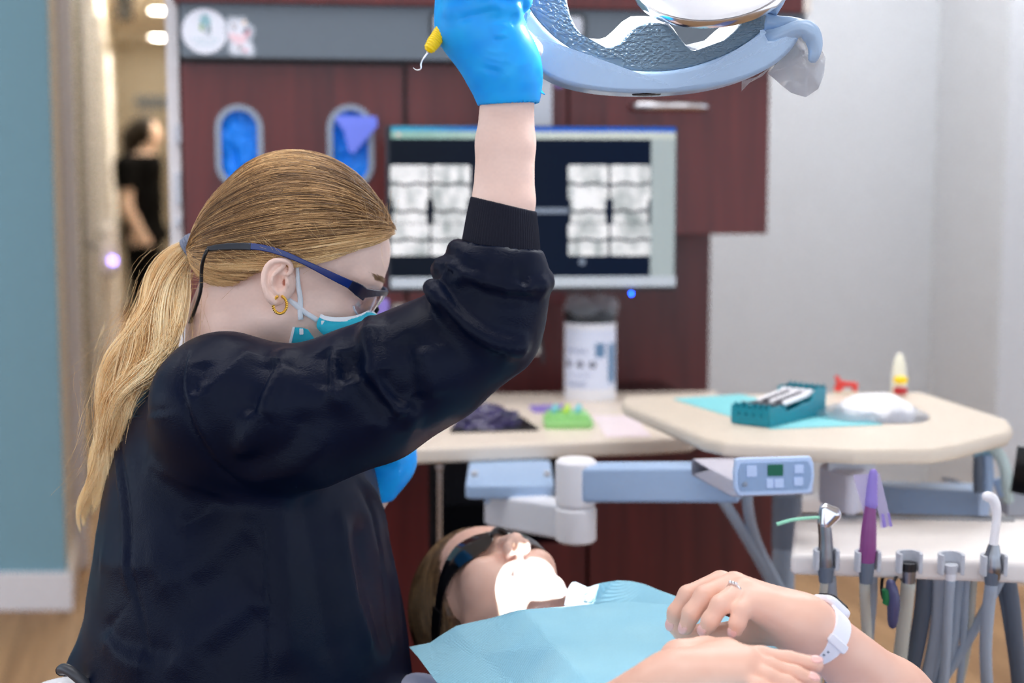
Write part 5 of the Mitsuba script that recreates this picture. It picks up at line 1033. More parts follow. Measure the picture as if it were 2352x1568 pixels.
def grid_surface(rows, n=26, m=14):
    q = np.array([smoothline(np.array([P(*c) for c in r]), n) for r in rows]); q = smoothline(q.reshape(len(rows), -1), m).reshape(m, n, 3)
    i, j = np.meshgrid(np.arange(m - 1), np.arange(n - 1), indexing='ij'); f = np.stack([i * n + j, (i + 1) * n + j, (i + 1) * n + j + 1, i * n + j + 1], -1).reshape(-1, 4)
    return q, trimesh.Trimesh(q.reshape(-1, 3), np.vstack([f[:, [0, 1, 2]], f[:, [0, 2, 3]]]), process=False)
def thick(m, d):
    v, n_ = np.array(m.vertices), vnormals(m); f = np.array(m.faces); k = len(v); e = np.sort(np.vstack([f[:, [0, 1]], f[:, [1, 2]], f[:, [2, 0]]]), 1)
    ed_ = np.vstack([f[:, [0, 1]], f[:, [1, 2]], f[:, [2, 0]]]); u, ix, c = np.unique(e, axis=0, return_index=True, return_counts=True); b = ed_[ix[c == 1]]
    return trimesh.Trimesh(np.vstack([v, v - n_ * d]), np.vstack([f, f[:, ::-1] + k, np.stack([b[:, 1], b[:, 0], b[:, 0] + k], 1), np.stack([b[:, 1], b[:, 0] + k, b[:, 1] + k], 1)]), process=False)
R1 = [[(737, 721, 1.505), (772, 729, 1.497), (806, 727, 1.502), (836, 718, 1.522), (872, 728, 1.57), (862, 738, 1.63)], [(731, 733, 1.503), (775, 745, 1.494), (815, 744, 1.498), (850, 738, 1.52), (882, 748, 1.572), (868, 756, 1.634)],
      [(727, 747, 1.503), (775, 764, 1.493), (820, 766, 1.497), (858, 764, 1.52), (888, 772, 1.573), (872, 780, 1.636)], [(742, 768, 1.504), (780, 788, 1.496), (822, 795, 1.50), (856, 796, 1.522), (880, 802, 1.573), (866, 806, 1.63)], [(762, 794, 1.508), (790, 815, 1.502), (820, 825, 1.508), (846, 828, 1.53), (862, 830, 1.573), (850, 832, 1.62)]]
_, mm_ = grid_surface(R1, 30, 20); add(K + '__panel', thick(mm_, .0012), 'mask_teal', smooth=40)
R2 = [[(672, 751, 1.512), (690, 752, 1.506), (706, 757, 1.503)], [(667, 772, 1.513), (694, 774, 1.505), (722, 778, 1.503)], [(662, 795, 1.516), (700, 800, 1.508), (738, 802, 1.505)], [(660, 830, 1.52), (705, 835, 1.512), (755, 832, 1.51)]]
_, mm_ = grid_surface(R2, 14, 12); add(K + '__panel', thick(mm_, .0012), 'mask_teal', smooth=40)
def lift3(rows, dy): return [[(u, v, y - dy) for u, v, y in r] for r in rows]
_, mm_ = grid_surface([[(737, 720, 1.505), (772, 728, 1.497), (806, 726, 1.502), (836, 717, 1.522), (872, 727, 1.57)], [(734, 728, 1.5042), (773, 738, 1.4955), (808, 736, 1.5), (840, 728, 1.5205), (876, 738, 1.571)]], 26, 5); add(K + '__top_binding', thick(mv(mm_, None, (0, -.0012, 0)), .0008), 'mask_white', smooth=40)
_, mm_ = grid_surface(lift3([[(672, 750, 1.512), (677, 751, 1.510)], [(667, 772, 1.513), (672, 773, 1.511)], [(661, 796, 1.516), (667, 797, 1.514)]], .0014), 4, 8); add(K + '__side_binding', thick(mm_, .0006), 'mask_white', smooth=40)
def strap(pts, w0, n=18):
    q = on_surface(bhead, pts, 24); q = smoothline(q[::4] if len(q) > 8 else q, n); q[:, 1] = np.minimum(q[:, 1], np.interp(np.arange(n), [0, n - 1], q[[0, -1], 1]) + .002); q[:, 1] -= .0028
    return tube(q, [w * 1.05 for w in w0], 0, 10, 1.0)
add(K + '__ear_loop', strap([(684, 606), (688, 650), (690, 700), (693, 752)], [.0016, .0024, .0028, .0028]), 'mask_white', smooth=True)
add(K + '__ear_loop', strap([(657, 681), (680, 700), (706, 720), (744, 741)], [.0018, .0030, .0026, .0028]), 'mask_white', smooth=True)
for (u0, v0, u1, v1, y) in ((688, 754, 697, 768, 1.503), (738, 736, 749, 745, 1.4995)): a_p, b_p = P(u0, v0, y), P(u1, v1, y); add(K + '__weld', bx(a_p[0], y - .0012, b_p[2], b_p[0], y, a_p[2], .0004), 'mask_white')
g3 = np.random.default_rng(3)
tag(K, 'teal pleated face mask with white ear loops worn by the hygienist', 'face mask')
mat('gold', {'type': 'rgb', 'value': [.95, .62, .12]}, .2, metal=1.0)
K = 'hoop_earring'
ec = P(643, 700, 1.487); th = np.linspace(-.42 * np.pi, 1.42 * np.pi, 121) + np.pi * 1.0
q = ec + np.stack([.0066 * np.cos(th), .003 * np.cos(th), .0092 * np.sin(th)], -1)
tt_, A_, B_ = frames(q); k = np.arange(14) * 2 * np.pi / 14
tw = np.linspace(0, 2 * np.pi * 13, len(q))[:, None]
rr_ = .00145 * (1 + .28 * np.cos(2 * (k[None] - tw))); add(K, rings_mesh(q[:, None] + rr_[..., None] * (np.cos(k)[None, :, None] * A_[:, None] + np.sin(k)[None, :, None] * B_[:, None])), 'gold', smooth=True, label='small twisted gold hoop earring in the hygienist\'s ear lobe', cat='earring')
K = 'dental_explorer'
y0 = 1.40
hd = [P(983, 118, y0), P(988, 110, y0), P(1000, 92, y0 + .004), P(1012, 74, y0 + .008), P(1040, 32, y0 + .014), P(1075, -20, y0 + .02)]
nn_ = 140; ln2 = np.linspace(0, 1, nn_); base_r = np.interp(ln2, [0, .03, .14, .5, 1], [.0032, .0056, .0066, .0068, .006]) + .00035 * np.sin(ln2 * 2 * np.pi * 30)
add(K + '__grip', tube(hd, base_r, nn_, 24), 'yellow', smooth=50, label='ribbed yellow silicone grip')
add(K + '__shank', tube([P(984, 116, y0), P(976, 130, y0 - .002), P(968, 143, y0 - .003), P(967, 150, y0 - .003), P(967, 157, y0 - .003), P(963, 160.5, y0 - .003), P(957, 161, y0 - .003), P(949, 155, y0 - .003)], [.0014, .0012, .0010, .0009, .0009, .0008, .0007, .0003], 50, 10), 'chrome', smooth=True)
tag(K, 'dental explorer with a ribbed yellow grip and hooked steel tip in the gloved hand', 'dental instrument')
# stool
K = 'stool'
mat('stool_rim', (58, 62, 70), .4)
add(K + '__seat', lathe([(.0001, .0), (.17, 0), (.19, .015), (.19, .04), (.17, .055), (.0001, .06)], 40, None, (-.33, 1.60, .39)), 'white_plastic')
add(K + '__post', tube([(-.33, 1.60, .08), (-.33, 1.60, .40)], .025, 4, 16), 'chrome'); add(K + '__backrest_shell', tubebox([P(108, 1612, 1.52), P(150, 1602, 1.49), P(205, 1606, 1.48), P(300, 1650, 1.5)], .03, .045, 20, .012), 'white_plastic')
add(K + '__backrest_rim', tube([P(140, 1540, 1.475), P(156, 1538, 1.465), P(180, 1556, 1.46), P(225, 1600, 1.465)], .006, 14, 12), 'stool_rim', smooth=True)
for k in range(5): a__ = k * 2 * np.pi / 5; add(K + '__leg', tube([(-.33, 1.60, .09), (-.33 + .26 * math.cos(a__), 1.60 + .26 * math.sin(a__), .06)], [.02, .013], 4, 10), 'chrome'); add(K + '__caster', mv(trimesh.creation.icosphere(subdivisions=2, radius=.028), None, (-.33 + .26 * math.cos(a__), 1.60 + .26 * math.sin(a__), .029)), 'black', smooth=True)
tag(K, 'white stool with dark grey rim under the hygienist', 'stool')

# ---------------------------------------------------------------- treatment lamp
LY = 1.46
LF = Frame(0, LY, 0)
K = 'treatment_lamp'
mat('lamp_shell', (158, 184, 212), .22, spec=.6); mat('lamp_white', (226, 227, 230), .3); mat('lamp_grey', mikit.proc(lambda p, n, uv: mi.Color3f(*srgb(92, 114, 130)) * 1.0), .3, spec=.5,  # blue bounce light is put into the white plastic shell colour
    bump=mikit.proc(lambda p, n, uv: SM(.25, .75, FB(p.x * 420, p.y * 420, p.z * 420, 2)), 3e-4), bscale=.0009)
outer = smoothline(np.array([(1196, 74), (1206, 110), (1226, 150), (1262, 178), (1340, 203), (1480, 214), (1600, 207), (1700, 185), (1780, 148), (1834, 92)], float), 60)
inner = smoothline(np.array([(1757, 62), (1720, 95), (1650, 132), (1560, 158), (1490, 163), (1420, 155), (1350, 130), (1290, 96), (1240, 50), (1214, 14)], float), 50)
shell = np.vstack([outer, [(1838, 74), (1826, 72), (1800, 80), (1782, 92), (1766, 92), (1757, 76)], inner, [(1208, 22), (1200, 50)]])
add(K + '__shell', LF.face(rpoly(LF.px(shell, 0), .001), 0, .055, .005), 'lamp_shell', smooth=50, label='pale glossy curved lower shell')
plate = np.vstack([inner[::-1] + (0, 3), [(1757, 40), (1760, -30), (1775, -60), (1745, -60), (1700, 58), (1690, 70), (1664, 92), (1640, 106), (1620, 114), (1600, 117), (1588, 114), (1575, 104), (1562, 86), (1548, 68), (1534, 56), (1515, 52), (1490, 51), (1468, 56), (1455, 64), (1440, 80), (1424, 98), (1404, 106), (1385, 106), (1362, 98), (1340, 84), (1322, 60), (1310, 34), (1303, 5), (1296, -50), (1215, -50)]])
add(K + '__face_plate', LF.face(rpoly(LF.px(plate, .006), .0006), .006, .016, .003), 'lamp_grey', smooth=50, label='textured grey face plate')
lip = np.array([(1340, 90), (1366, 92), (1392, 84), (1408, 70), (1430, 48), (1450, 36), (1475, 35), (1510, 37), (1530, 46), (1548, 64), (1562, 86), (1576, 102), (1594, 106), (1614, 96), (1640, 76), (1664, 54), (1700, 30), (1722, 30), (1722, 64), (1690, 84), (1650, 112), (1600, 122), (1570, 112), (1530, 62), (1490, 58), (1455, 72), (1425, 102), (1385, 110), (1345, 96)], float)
add(K + '__reflector_lip', LF.face(rpoly(LF.px(lip, .022), .0004), .022, .07, .004), 'lamp_white', smooth=40, label='white reflector rim with glow added to look lit', emitter={'type': 'area', 'radiance': {'type': 'rgb', 'value': [1.1, 1.1, 1.12]}})  # emission added so the white rim looks brightly lit
# round pod, and an unseen lamp disc added to brighten the glove
pc = P(1634, -26, LY + .045); pax = nrm(np.array([-.12, -.62, .77]))
add(K + '__pod', lathe([(.0001, .0), (.05, .001), (.078, .006), (.0795, .011), (.074, .016), (.05, .024), (.025, .028), (.0001, .029)], 48, pax, pc), 'lamp_white', smooth=40)
add(K + '__pod_rim', lathe([(.0795, .004), (.0815, .005), (.082, .009), (.0805, .0125), (.0795, .0125)], 48, pax, pc), 'chrome', smooth=40)
Rp = frame(np.array([1.0, 0, 0]), pax)
src = P(1395, -85, 1.465)
scene[K + '__added_glove_light'] = {'type': 'disk', 'to_world': T().look_at(origin=src.tolist(), target=(src - np.array([.55, -.05, .85])).tolist(), up=[0, 1, 0]).scale(.028), 'emitter': {'type': 'area', 'radiance': {'type': 'rgb', 'value': [62, 64, 66]}}}
add(K + '__added_light_housing', lathe([(.0001, .002), (.030, .002), (.034, .006), (.034, .02), (.02, .032), (.0001, .034)], 32, (0.55, -.05, .85), src), 'lamp_white', smooth=40)
tgt = P(1248, 1396, 1.63)
scene['treatment_lamp_beam'] = {'type': 'spot', 'to_world': T().look_at(origin=P(1480, 226, 1.452).tolist(), target=tgt.tolist(), up=[0, 1, 0]), 'cutoff_angle': 5.9, 'beam_width': 5.2, 'intensity': {'type': 'rgb', 'value': [44, 43, 40]}}
add(K + '__beam_lens', lathe([(.0001, .0), (.012, .0), (.014, .003), (.014, .008), (.0001, .008)], 24, (0, 0, 1), P(1480, 219, 1.476)), 'black', smooth=40)
# arms above the frame
add(K + '__yoke', tube([P(1757, 20, LY + .03), P(1790, -90, LY + .05), P(1700, -230, LY + .1), P(1560, -300, LY + .15)], [.014, .016, .018, .02], 24, 14), 'lamp_shell', smooth=True)
add(K + '__yoke', tube([P(1218, 10, LY + .03), P(1216, -90, LY + .05), P(1330, -230, LY + .1), P(1560, -300, LY + .15)], [.014, .016, .018, .02], 24, 14), 'lamp_shell', smooth=True)
add(K + '__stem', tube([P(1560, -300, LY + .15), P(1570, -600, LY + .2), (.35, 1.75, 2.2), (.35, 1.75, CEIL)], [.02, .022, .025, .03], 30, 16), 'lamp_shell', smooth=True)
add(K + '__added_light_link', tube([src + (.012, 0, .025), P(1330, -230, LY + .1)], .02, 6, 12), 'lamp_white')
add(K + '__handle', tube([P(1232, 120, LY + .012), P(1216, 104, LY - .006), P(1196, 84, LY - .018), P(1182, 66, LY - .026), P(1165, 40, LY - .03)], [.010, .010, .0105, .0095, .008], 20, 16, 1.0, True), 'lamp_white', smooth=True, label='white handle held by the gloved hand')
add(K + '__handle_horn', tube([P(1206, 66, LY + .01), P(1196, 74, LY + .01), P(1204, 58, LY + .012), P(1212, 20, LY + .012)], [.006, .007, .007, .005], 16, 12), 'lamp_white', smooth=True)
add(K + '__handle', tube([P(1766, 92, LY + .02), P(1792, 84, LY + .012), P(1822, 70, LY + .004), P(1848, 66, LY), P(1866, 84, LY), P(1872, 108, LY), P(1868, 132, LY)], [.011, .010, .0085, .009, .010, .0078, .0055], 36, 16, 1.0, True), 'lamp_shell', smooth=True, label='free curved handle')
add(K + '__handle_bracket', tube([P(1757, 52, LY + .035), P(1790, 54, LY + .03), P(1822, 56, LY + .02), P(1846, 66, LY + .008)], [.010, .008, .0075, .0075], 16, 12), 'lamp_shell', smooth=True)
add(K + '__latch', LF.face(rpoly(LF.px([(1425, 211), (1470, 217), (1520, 216), (1515, 210), (1430, 207)], .01), .0003), .012, .02, .001), 'black')
tag(K, 'white and grey treatment lamp with a wavy cut-out held above the patient', 'lamp')
# barrier film on the free handle
K = 'barrier_sleeve'
def film(outline, seed, amp, y, bulge=.02):
    pg = Polygon(outline); n_ = 26; b = pg.bounds; us, vs = np.meshgrid(np.linspace(0, 1, n_), np.linspace(0, 1, n_), indexing='ij')
    c = np.array(pg.centroid.coords[0]); ring = np.array([pg.exterior.interpolate(s, normalized=True).coords[0] for s in np.linspace(0, 1, 64)[:-1]]); rr2 = np.linspace(0, 1, 14)
    uv_ = c + (ring - c)[None] * rr2[:, None, None]; v = np.array([[P(u, w, y) for u, w in r] for r in uv_]); d = meshkit.fbm(v * 42, 3, seed) - .5
    v[..., 1] += d * amp - bulge * (1 - rr2 ** 2)[:, None]; m_ = rings_mesh(v[1:], caps=False); return m_
add(K + '__bag', film([(1765, 168), (1800, 128), (1840, 70), (1796, 46), (1812, 38), (1850, 62), (1880, 92), (1896, 132), (1892, 172), (1876, 206), (1850, 224), (1820, 214), (1790, 190)], 4, .02, LY + .05, .02), 'clear_film', smooth=True)
add(K + '__bag', film([(1765, 168), (1810, 140), (1870, 120), (1894, 150), (1880, 204), (1850, 223), (1816, 212)], 14, .02, LY + .055, -.008), 'clear_film', smooth=True)
add(K + '__flap', film([(1704, 186), (1740, 176), (1770, 154), (1752, 174), (1722, 190), (1703, 210)], 6, .008, LY + .005, .004), 'clear_film', smooth=True)
add(K + '__fold', film([(1757, 40), (1800, 36), (1842, 58), (1866, 86), (1830, 74), (1790, 62)], 8, .012, LY + .03, .004), 'clear_film', smooth=True)
tag(K, 'loose clear plastic barrier sleeve hanging on the free lamp handle', 'sleeve')

# ---------------------------------------------------------------- the patient
PA = 'person_001'
al = math.radians(30); el = math.radians(9.5)
pcv = np.array([-math.sin(al) * math.cos(el), math.cos(al) * math.cos(el), math.sin(el)])
pn = nrm(np.array([0, 0, 1.0]) - pcv * pcv[2]); PR = np.stack([pn, np.cross(pcv, pn), pcv], 1)
ftd = np.array([math.sin(al), -math.cos(al), 0]); lft = np.array([math.cos(al), math.sin(al), 0])
tip = P(1186, 1226, 1.66); PO = tip - PR @ np.array([.1165, 0, -.018])
toP = lambda x, y, z: PO + PR @ np.array([x, y, z], float)
NB = PO - pcv * .10 + np.array([0, 0, -.035]); SH = NB + ftd * .06 + np.array([0, 0, -.035])
def patient_head(p):
    d = xf(PO, PR, lambda q: head_sdf(q, 0.0, False, .002))(p)
    return smin(d, chain(p, [toP(-.022, 0, -.03), toP(-.02, 0, -.10), SH], [.050, .052, .06], .02), .025)
ph_ = nets(patient_head, PO - (.15, .17, .13), PO + (.20, .15, .15), .0022, 1)
def patient_torso(p):
    Rt = np.stack([ftd, np.cross([0, 0, 1.0], ftd), [0, 0, 1.0]], 1)
    d = None
    q = (p - SH) @ Rt; q = q.copy(); q[:, 1] *= .62
    d = chain(q, [np.array([0.02, 0, -.02]), np.array([.15, 0, -.01]), np.array([.32, 0, -.015]), np.array([.52, 0, -.02])], [.085, .102, .10, .105], .05)
    return d
SHL, SHR = SH + lft * .165 + np.array([0, 0, -.015]), SH - lft * .165 + np.array([0, 0, -.015])
ELL, WRL = P(2250, 1790, 1.40), P(1868, 1442, 1.315)
ELR, WRR = P(1180, 1830, 1.24), P(1500, 1578, 1.20)
def lhand(p):                                         # her left hand, palm down, fingers hanging to the left
    d = chain(p, [ELL, ELL * .45 + WRL * .55, WRL], [.046, .036, .0252], .02)
    kn = [P(1722, 1380, 1.298), P(1703, 1352, 1.314), P(1682, 1338, 1.334), P(1652, 1334, 1.356)]
    for k_, r_ in zip(kn, (.0135, .0135, .0135, .0130)): d = smin(d, rcone(p, WRL * .8 + k_ * .2 + (0, (k_[1] - 1.32) * .4, 0), k_ + (.004, 0, -.004), .0205, r_), .012)
    d = smin(d, rcone(p, P(1840, 1440, 1.31), P(1760, 1425, 1.34), .024, .017), .02)
    F = [[kn[0], P(1704, 1402, 1.288), P(1694, 1430, 1.285), P(1690, 1447, 1.287)], [kn[1], P(1655, 1388, 1.296), P(1632, 1424, 1.294), P(1621, 1444, 1.297)],
         [kn[2], P(1618, 1368, 1.316), P(1588, 1408, 1.312), P(1576, 1440, 1.314)], [kn[3], P(1580, 1366, 1.340), P(1553, 1406, 1.338), P(1546, 1432, 1.340)]]
    for f_, r0 in zip(F, (.0082, .0088, .0092, .0088)): d = smin(d, chain(p, f_, [r0 * 1.12, r0 * 1.03, r0 * .92, r0 * .80], .004), .005)
    d = smin(d, chain(p, [P(1780, 1440, 1.345), P(1690, 1456, 1.35), P(1620, 1458, 1.345), P(1568, 1456, 1.34)], [.016, .0125, .0105, .008], .006), .012)
    return d
def rhand(p):                                         # her right hand, palm down, fingers to the right
    d = chain(p, [ELR, ELR * .4 + WRR * .6, WRR], [.042, .031, .0235], .02)
    kn = [P(1668, 1499, 1.235), P(1712, 1513, 1.222), P(1716, 1533, 1.208), P(1700, 1555, 1.196)]
    for k_, r_ in zip(kn, (.0120, .0118, .0115, .0105)): d = smin(d, rcone(p, WRR * .75 + k_ * .25, k_, .0215, r_), .014)
    F = [[kn[0], P(1748, 1506, 1.23), P(1812, 1516, 1.225), P(1873, 1526, 1.222)], [kn[1], P(1768, 1533, 1.212), P(1826, 1549, 1.207), P(1866, 1564, 1.204)],
         [kn[2], P(1765, 1557, 1.196), P(1806, 1571, 1.192), P(1836, 1585, 1.189)], [kn[3], P(1742, 1579, 1.184), P(1780, 1595, 1.180), P(1806, 1609, 1.178)]]
    for f_, r0 in zip(F, (.0082, .0082, .0080, .0072)): d = smin(d, chain(p, f_, [r0 * 1.1, r0 * 1.02, r0 * .95, r0 * .86], .004), .003)
    return smin(d, chain(p, [P(1560, 1513, 1.25), P(1620, 1496, 1.262), P(1668, 1494, 1.265), P(1712, 1504, 1.258)], [.018, .013, .011, .009], .006), .012)
lh = nets(lhand, np.minimum(ELL, P(1530, 1480, 1.30)) - .06, np.maximum(ELL, P(1900, 1320, 1.38)) + .06, .0022, 1)
rh = nets(rhand, np.minimum(ELR, P(1220, 1600, 1.2)) - .07, np.maximum(ELR, P(1900, 1440, 1.27)) + .05, .0022, 1)
hidden = nets(lambda p: smin(patient_torso(p) + .012, smin(chain(p, [SHL, ELL], [.05, .045], .02), chain(p, [SHR, ELR], [.05, .045], .02), .01), .03), SH - (.45, .75, .3), SH + (.6, .35, .25), .009)
add(PA + '__body', cat([ph_, lh, rh, hidden]), 'skin_patient', smooth=True)
mat('nail', (236, 186, 180), .22, spec=.6)
def nail(tip_, prev, up_, w=.0052):
    ax_ = nrm(tip_ - prev); up_ = nrm(up_ - ax_ * (up_ @ ax_)); sd = np.cross(ax_, up_); m_ = trimesh.creation.icosphere(subdivisions=2); v_ = np.array(m_.vertices) * np.array([.0062, w, .0016]); return trimesh.Trimesh(v_ @ np.stack([ax_, sd, up_], 1).T + tip_ + up_ * .0058 + ax_ * .0005, m_.faces, process=False)
for a_q, b_q in (((1690, 1446, 1.287), (1695, 1430, 1.285)), ((1621, 1443, 1.297), (1632, 1424, 1.294)), ((1576, 1439, 1.314), (1588, 1408, 1.312)), ((1546, 1431, 1.340), (1553, 1406, 1.338))): add(PA + '__nail', nail(P(*a_q), P(*b_q), np.array([-.55, -.75, .35])), 'nail', smooth=True)
for a_q, b_q in (((1871, 1525, 1.222), (1812, 1516, 1.225)), ((1863, 1563, 1.204), (1826, 1549, 1.207))): add(PA + '__nail', nail(P(*a_q), P(*b_q), np.array([.1, -.35, .93])), 'nail', smooth=True)
# clothes
mat('shirt_patient', (176, 182, 206), .8, spec=.2); mat('jeans', (92, 104, 150), .85, spec=.2)
def shirt(p):
    d = patient_torso(p); d = smin(d, chain(p, [SHR, SHR * .55 + ELR * .45], [.062, .058], .02), .04); d = smin(d, chain(p, [SHL, SHL * .6 + ELL * .4], [.060, .056], .02), .04)
    d = smin(d, chain(p, [SHR, P(962, 1640, 1.55)], [.06, .045], .02), .04)
    return smax(d, -chain(p, [NB, toP(-.02, 0, -.03)], [.064, .06], .01), .01)
sh_ = nets(shirt, SH - (.42, .62, .2), SH + (.55, .28, .2), .007, 1)
vv = np.array(sh_.vertices); sh_.vertices = vv + vnormals(sh_) * ((meshkit.fbm(vv * 18, 3, 8) - .5) * .012)[:, None]
add(PA + '__shirt', sh_, 'shirt_patient', smooth=True, label='pale lavender-grey shirt')
def pants(p):
    H = SH + ftd * .52 + np.array([0, 0, -.03]); return smin(chain(p, [H + lft * .08, H + lft * .10 + ftd * .42 + (0, 0, .06), H + lft * .1 + ftd * .82 + (0, 0, -.1)], [.115, .075, .055], .03), chain(p, [H - lft * .08, H - lft * .10 + ftd * .42 + (0, 0, .06), H - lft * .1 + ftd * .82 + (0, 0, -.1)], [.115, .075, .055], .03), .04)
add(PA + '__trousers', nets(pants, (-.1, .15, .30), (1.1, 1.45, .95), .016, 1), 'jeans', smooth=True, label='blue denim trousers')
# hair of the patient
hsh = lambda q: smin(ell(q, (-.014, 0, .056), (.104, .086, .091)), ell(q, (-.045, 0, -.02), (.055, .083, .07)), .03)
pe = lambda q: np.interp(q[:, 0], [-.1, -.02, -.004, .01, .03, .06, .085], [-.10, -.095, -.07, .005, .022, .050, .084]) + .006 * np.clip(1 - np.abs(q[:, 1]) / .05, 0, 1)
mat('hair_brown', mikit.proc(lambda p, n, uv: MX(srgb(58, 40, 28), srgb(120, 88, 60), N(p.x * 260, p.y * 260, p.z * 260))), .45)
pcap = nets(lambda q: smax(hsh(q), pe(q) - q[:, 2], .006), (-.14, -.11, -.10), (.11, .11, .16), .003); add(PA + '__hair', mv(pcap, PR, PO), 'hair_brown', smooth=True)
g4 = np.random.default_rng(5); cand = nrm(g4.normal(size=(30000, 3))); hc2 = np.array([-.02, 0, .04])
lo, hi = np.full(len(cand), .01), np.full(len(cand), .17)
for _ in range(15): m_ = (lo + hi) / 2; s_ = hsh(hc2 + cand * m_[:, None]) < 0; lo, hi = np.where(s_, m_, lo), np.where(s_, hi, m_)
pt_ = hc2 + cand * lo[:, None]; ok_ = np.where(pt_[:, 2] > pe(pt_))[0][:2600]; st_ = pt_[ok_]; nS = len(ok_); nn4 = 12; tt4 = np.linspace(0, 1, nn4)
dwn = nrm(np.stack([-np.ones(nS) * .9, np.sign(st_[:, 1]) * .25, -.55 * np.ones(nS)], 1)); path = st_[:, None] + dwn[:, None] * (tt4 * (.05 + .05 * g4.random((nS, 1))))[..., None]
dirs = nrm(path - hc2); dl_ = dirs.reshape(-1, 3); lo, hi = np.full(len(dl_), .01), np.full(len(dl_), .17)
for _ in range(15): m_ = (lo + hi) / 2; s_ = hsh(hc2 + dl_ * m_[:, None]) < 0; lo, hi = np.where(s_, m_, lo), np.where(s_, hi, m_)
path = hc2 + dirs * (lo.reshape(nS, nn4) + .0012)[..., None]
tones2 = np.array([srgb(66, 48, 34), srgb(124, 94, 62), srgb(188, 152, 106)]); x_ = np.clip(.5 + .28 * g4.normal(size=nS), 0, .999) * 2; ii_ = x_.astype(int); pc_ = tones2[ii_] * (1 - (x_ - ii_))[:, None] + tones2[ii_ + 1] * (x_ - ii_)[:, None]
sm_, sc_ = strands_mesh(path, np.full((nS, nn4), .0005), pc_); add(PA + '__hair__strands', mv(sm_, PR, PO), 'hair_strand', smooth=True, color=sc_, kind='stuff')
tag(PA, 'person lying back in dark glasses under a blue bib, hands folded', 'person')
tag(HY, 'person with blond ponytail, navy jacket and blue gloves reaching up to the lamp', 'person')
# dark wraparound glasses
K = 'dark_glasses'
mat('shade_lens', (9, 9, 10), .06, spec=.9); mat('shade_frame', (14, 14, 16), .25)
prof = smoothline(np.array([(.004, -.082, .010), (.040, -.079, .016), (.072, -.066, .020), (.093, -.040, .024), (.101, -.014, .026), (.1035, 0, .027), (.101, .014, .026), (.093, .040, .024), (.072, .066, .020), (.040, .079, .016), (.004, .082, .010)]), 81)
yy_ = np.abs(prof[:, 1]); up_h = np.interp(yy_, [0, .02, .05, .07, .083], [.010, .017, .018, .012, .006]); dn_h = np.interp(yy_, [0, .008, .014, .03, .05, .068, .083], [.001, .004, .014, .026, .025, .015, .006])
rows = [np.c_[prof[:, 0] - .003 * np.clip(-f_, 0, 1) - .005 * np.clip(f_, 0, 1), prof[:, 1], prof[:, 2] + np.where(f_ > 0, f_ * up_h, f_ * dn_h)] for f_ in np.linspace(-1, 1, 13)]
gl_ = rings_mesh(rows, close=False, caps=False); gl_ = thick(gl_, .002); add(K + '__lens', mv(gl_, PR, PO), 'shade_lens', smooth=50)
for s in (-1, 1): add(K + '__temple', mv(rings_mesh([np.array(c_) + np.array([[0, -.0015, -h_], [0, .0015, -h_], [0, .0015, h_], [0, -.0015, h_]]) for c_, h_ in (((.018, s * .0825, .012), .010), ((-.01, s * .084, .010), .009), ((-.035, s * .083, .006), .007), ((-.06, s * .078, -.008), .005))]), PR, PO), 'shade_frame', smooth=False)
add(K + '__nose_bridge', mv(tube([(.1015, -.010, .022), (.106, 0, .026), (.1015, .010, .022)], .0028, 10, 8, 1, True), PR, PO), 'shade_frame', smooth=True)
tag(K, 'black wraparound protective glasses on the lying patient', 'glasses')
# bib
from scipy.interpolate import LinearNDInterpolator, RBFInterpolator
def bib_fn(p, n, uv):
    s = p.x * math.sin(math.radians(30)) - p.y * math.cos(math.radians(30))
    rib_shade = .5 + .5 * dr.sin(s * 2 * math.pi / .0042)  # shading of the embossed ribs, put into the base colour
    return MX(srgb(160, 222, 246), srgb(178, 234, 252), FB(p.x * 22, p.y * 22, p.z * 22, 2)) * (.91 + .09 * rib_shade)
bd = nrm(lft * .75 + ftd * .6)
def quilt(p, n, uv):
    s = p.x * float(ftd[0]) + p.y * float(ftd[1]); t = p.x * float(lft[0]) + p.y * float(lft[1])
    return .5 + .5 * dr.sin(s * 2 * math.pi / .0042) + .22 * dr.sin(t * 2 * math.pi / .0022)
mat('bib', mikit.proc(bib_fn), .75, spec=.2, bump=mikit.proc(quilt, 4e-4), bscale=.0012)
def cloth(ctrl, outline, crease, step=7, sm=2, amp=.0012, seed=3):
    c = np.array(ctrl, float); lin = LinearNDInterpolator(c[:, :2], c[:, 2]); rbf = RBFInterpolator(c[:, :2] / 300, c[:, 2], kernel='thin_plate_spline', smoothing=1e-4)
    pg = Polygon(outline); b = pg.bounds; us, vs = np.meshgrid(np.arange(b[0], b[2], step), np.arange(b[1], b[3], step), indexing='ij'); q = np.stack([us.ravel(), vs.ravel()], 1)
    from shapely import contains_xy
    q = q[contains_xy(pg.buffer(-step * .55), q[:, 0], q[:, 1])]; L_ = pg.exterior.length; e = np.array([pg.exterior.interpolate(s).coords[0] for s in np.arange(0, L_, step)])
    q = np.vstack([e, q])
    from scipy.spatial import Delaunay
    tr = Delaunay(q); s_ = tr.simplices; cc = q[s_].mean(1); s_ = s_[contains_xy(pg, cc[:, 0], cc[:, 1])]
    y = lin(q); y2 = rbf(q / 300); y = np.where(np.isnan(y), y2, crease * y + (1 - crease) * y2)
    v = np.array([P(u, w, d) for (u, w), d in zip(q, y)]); f = s_
    n_ = np.cross(v[f[:, 1]] - v[f[:, 0]], v[f[:, 2]] - v[f[:, 0]]); f = np.where((n_[:, 2:] < 0), f[:, ::-1], f)
    v = v + np.array([0, -.3, .9]) * ((meshkit.fbm(v * 24, 3, seed) - .5) * amp * 2)[:, None]
    return thick(trimesh.Trimesh(v, f, process=False), .0009)
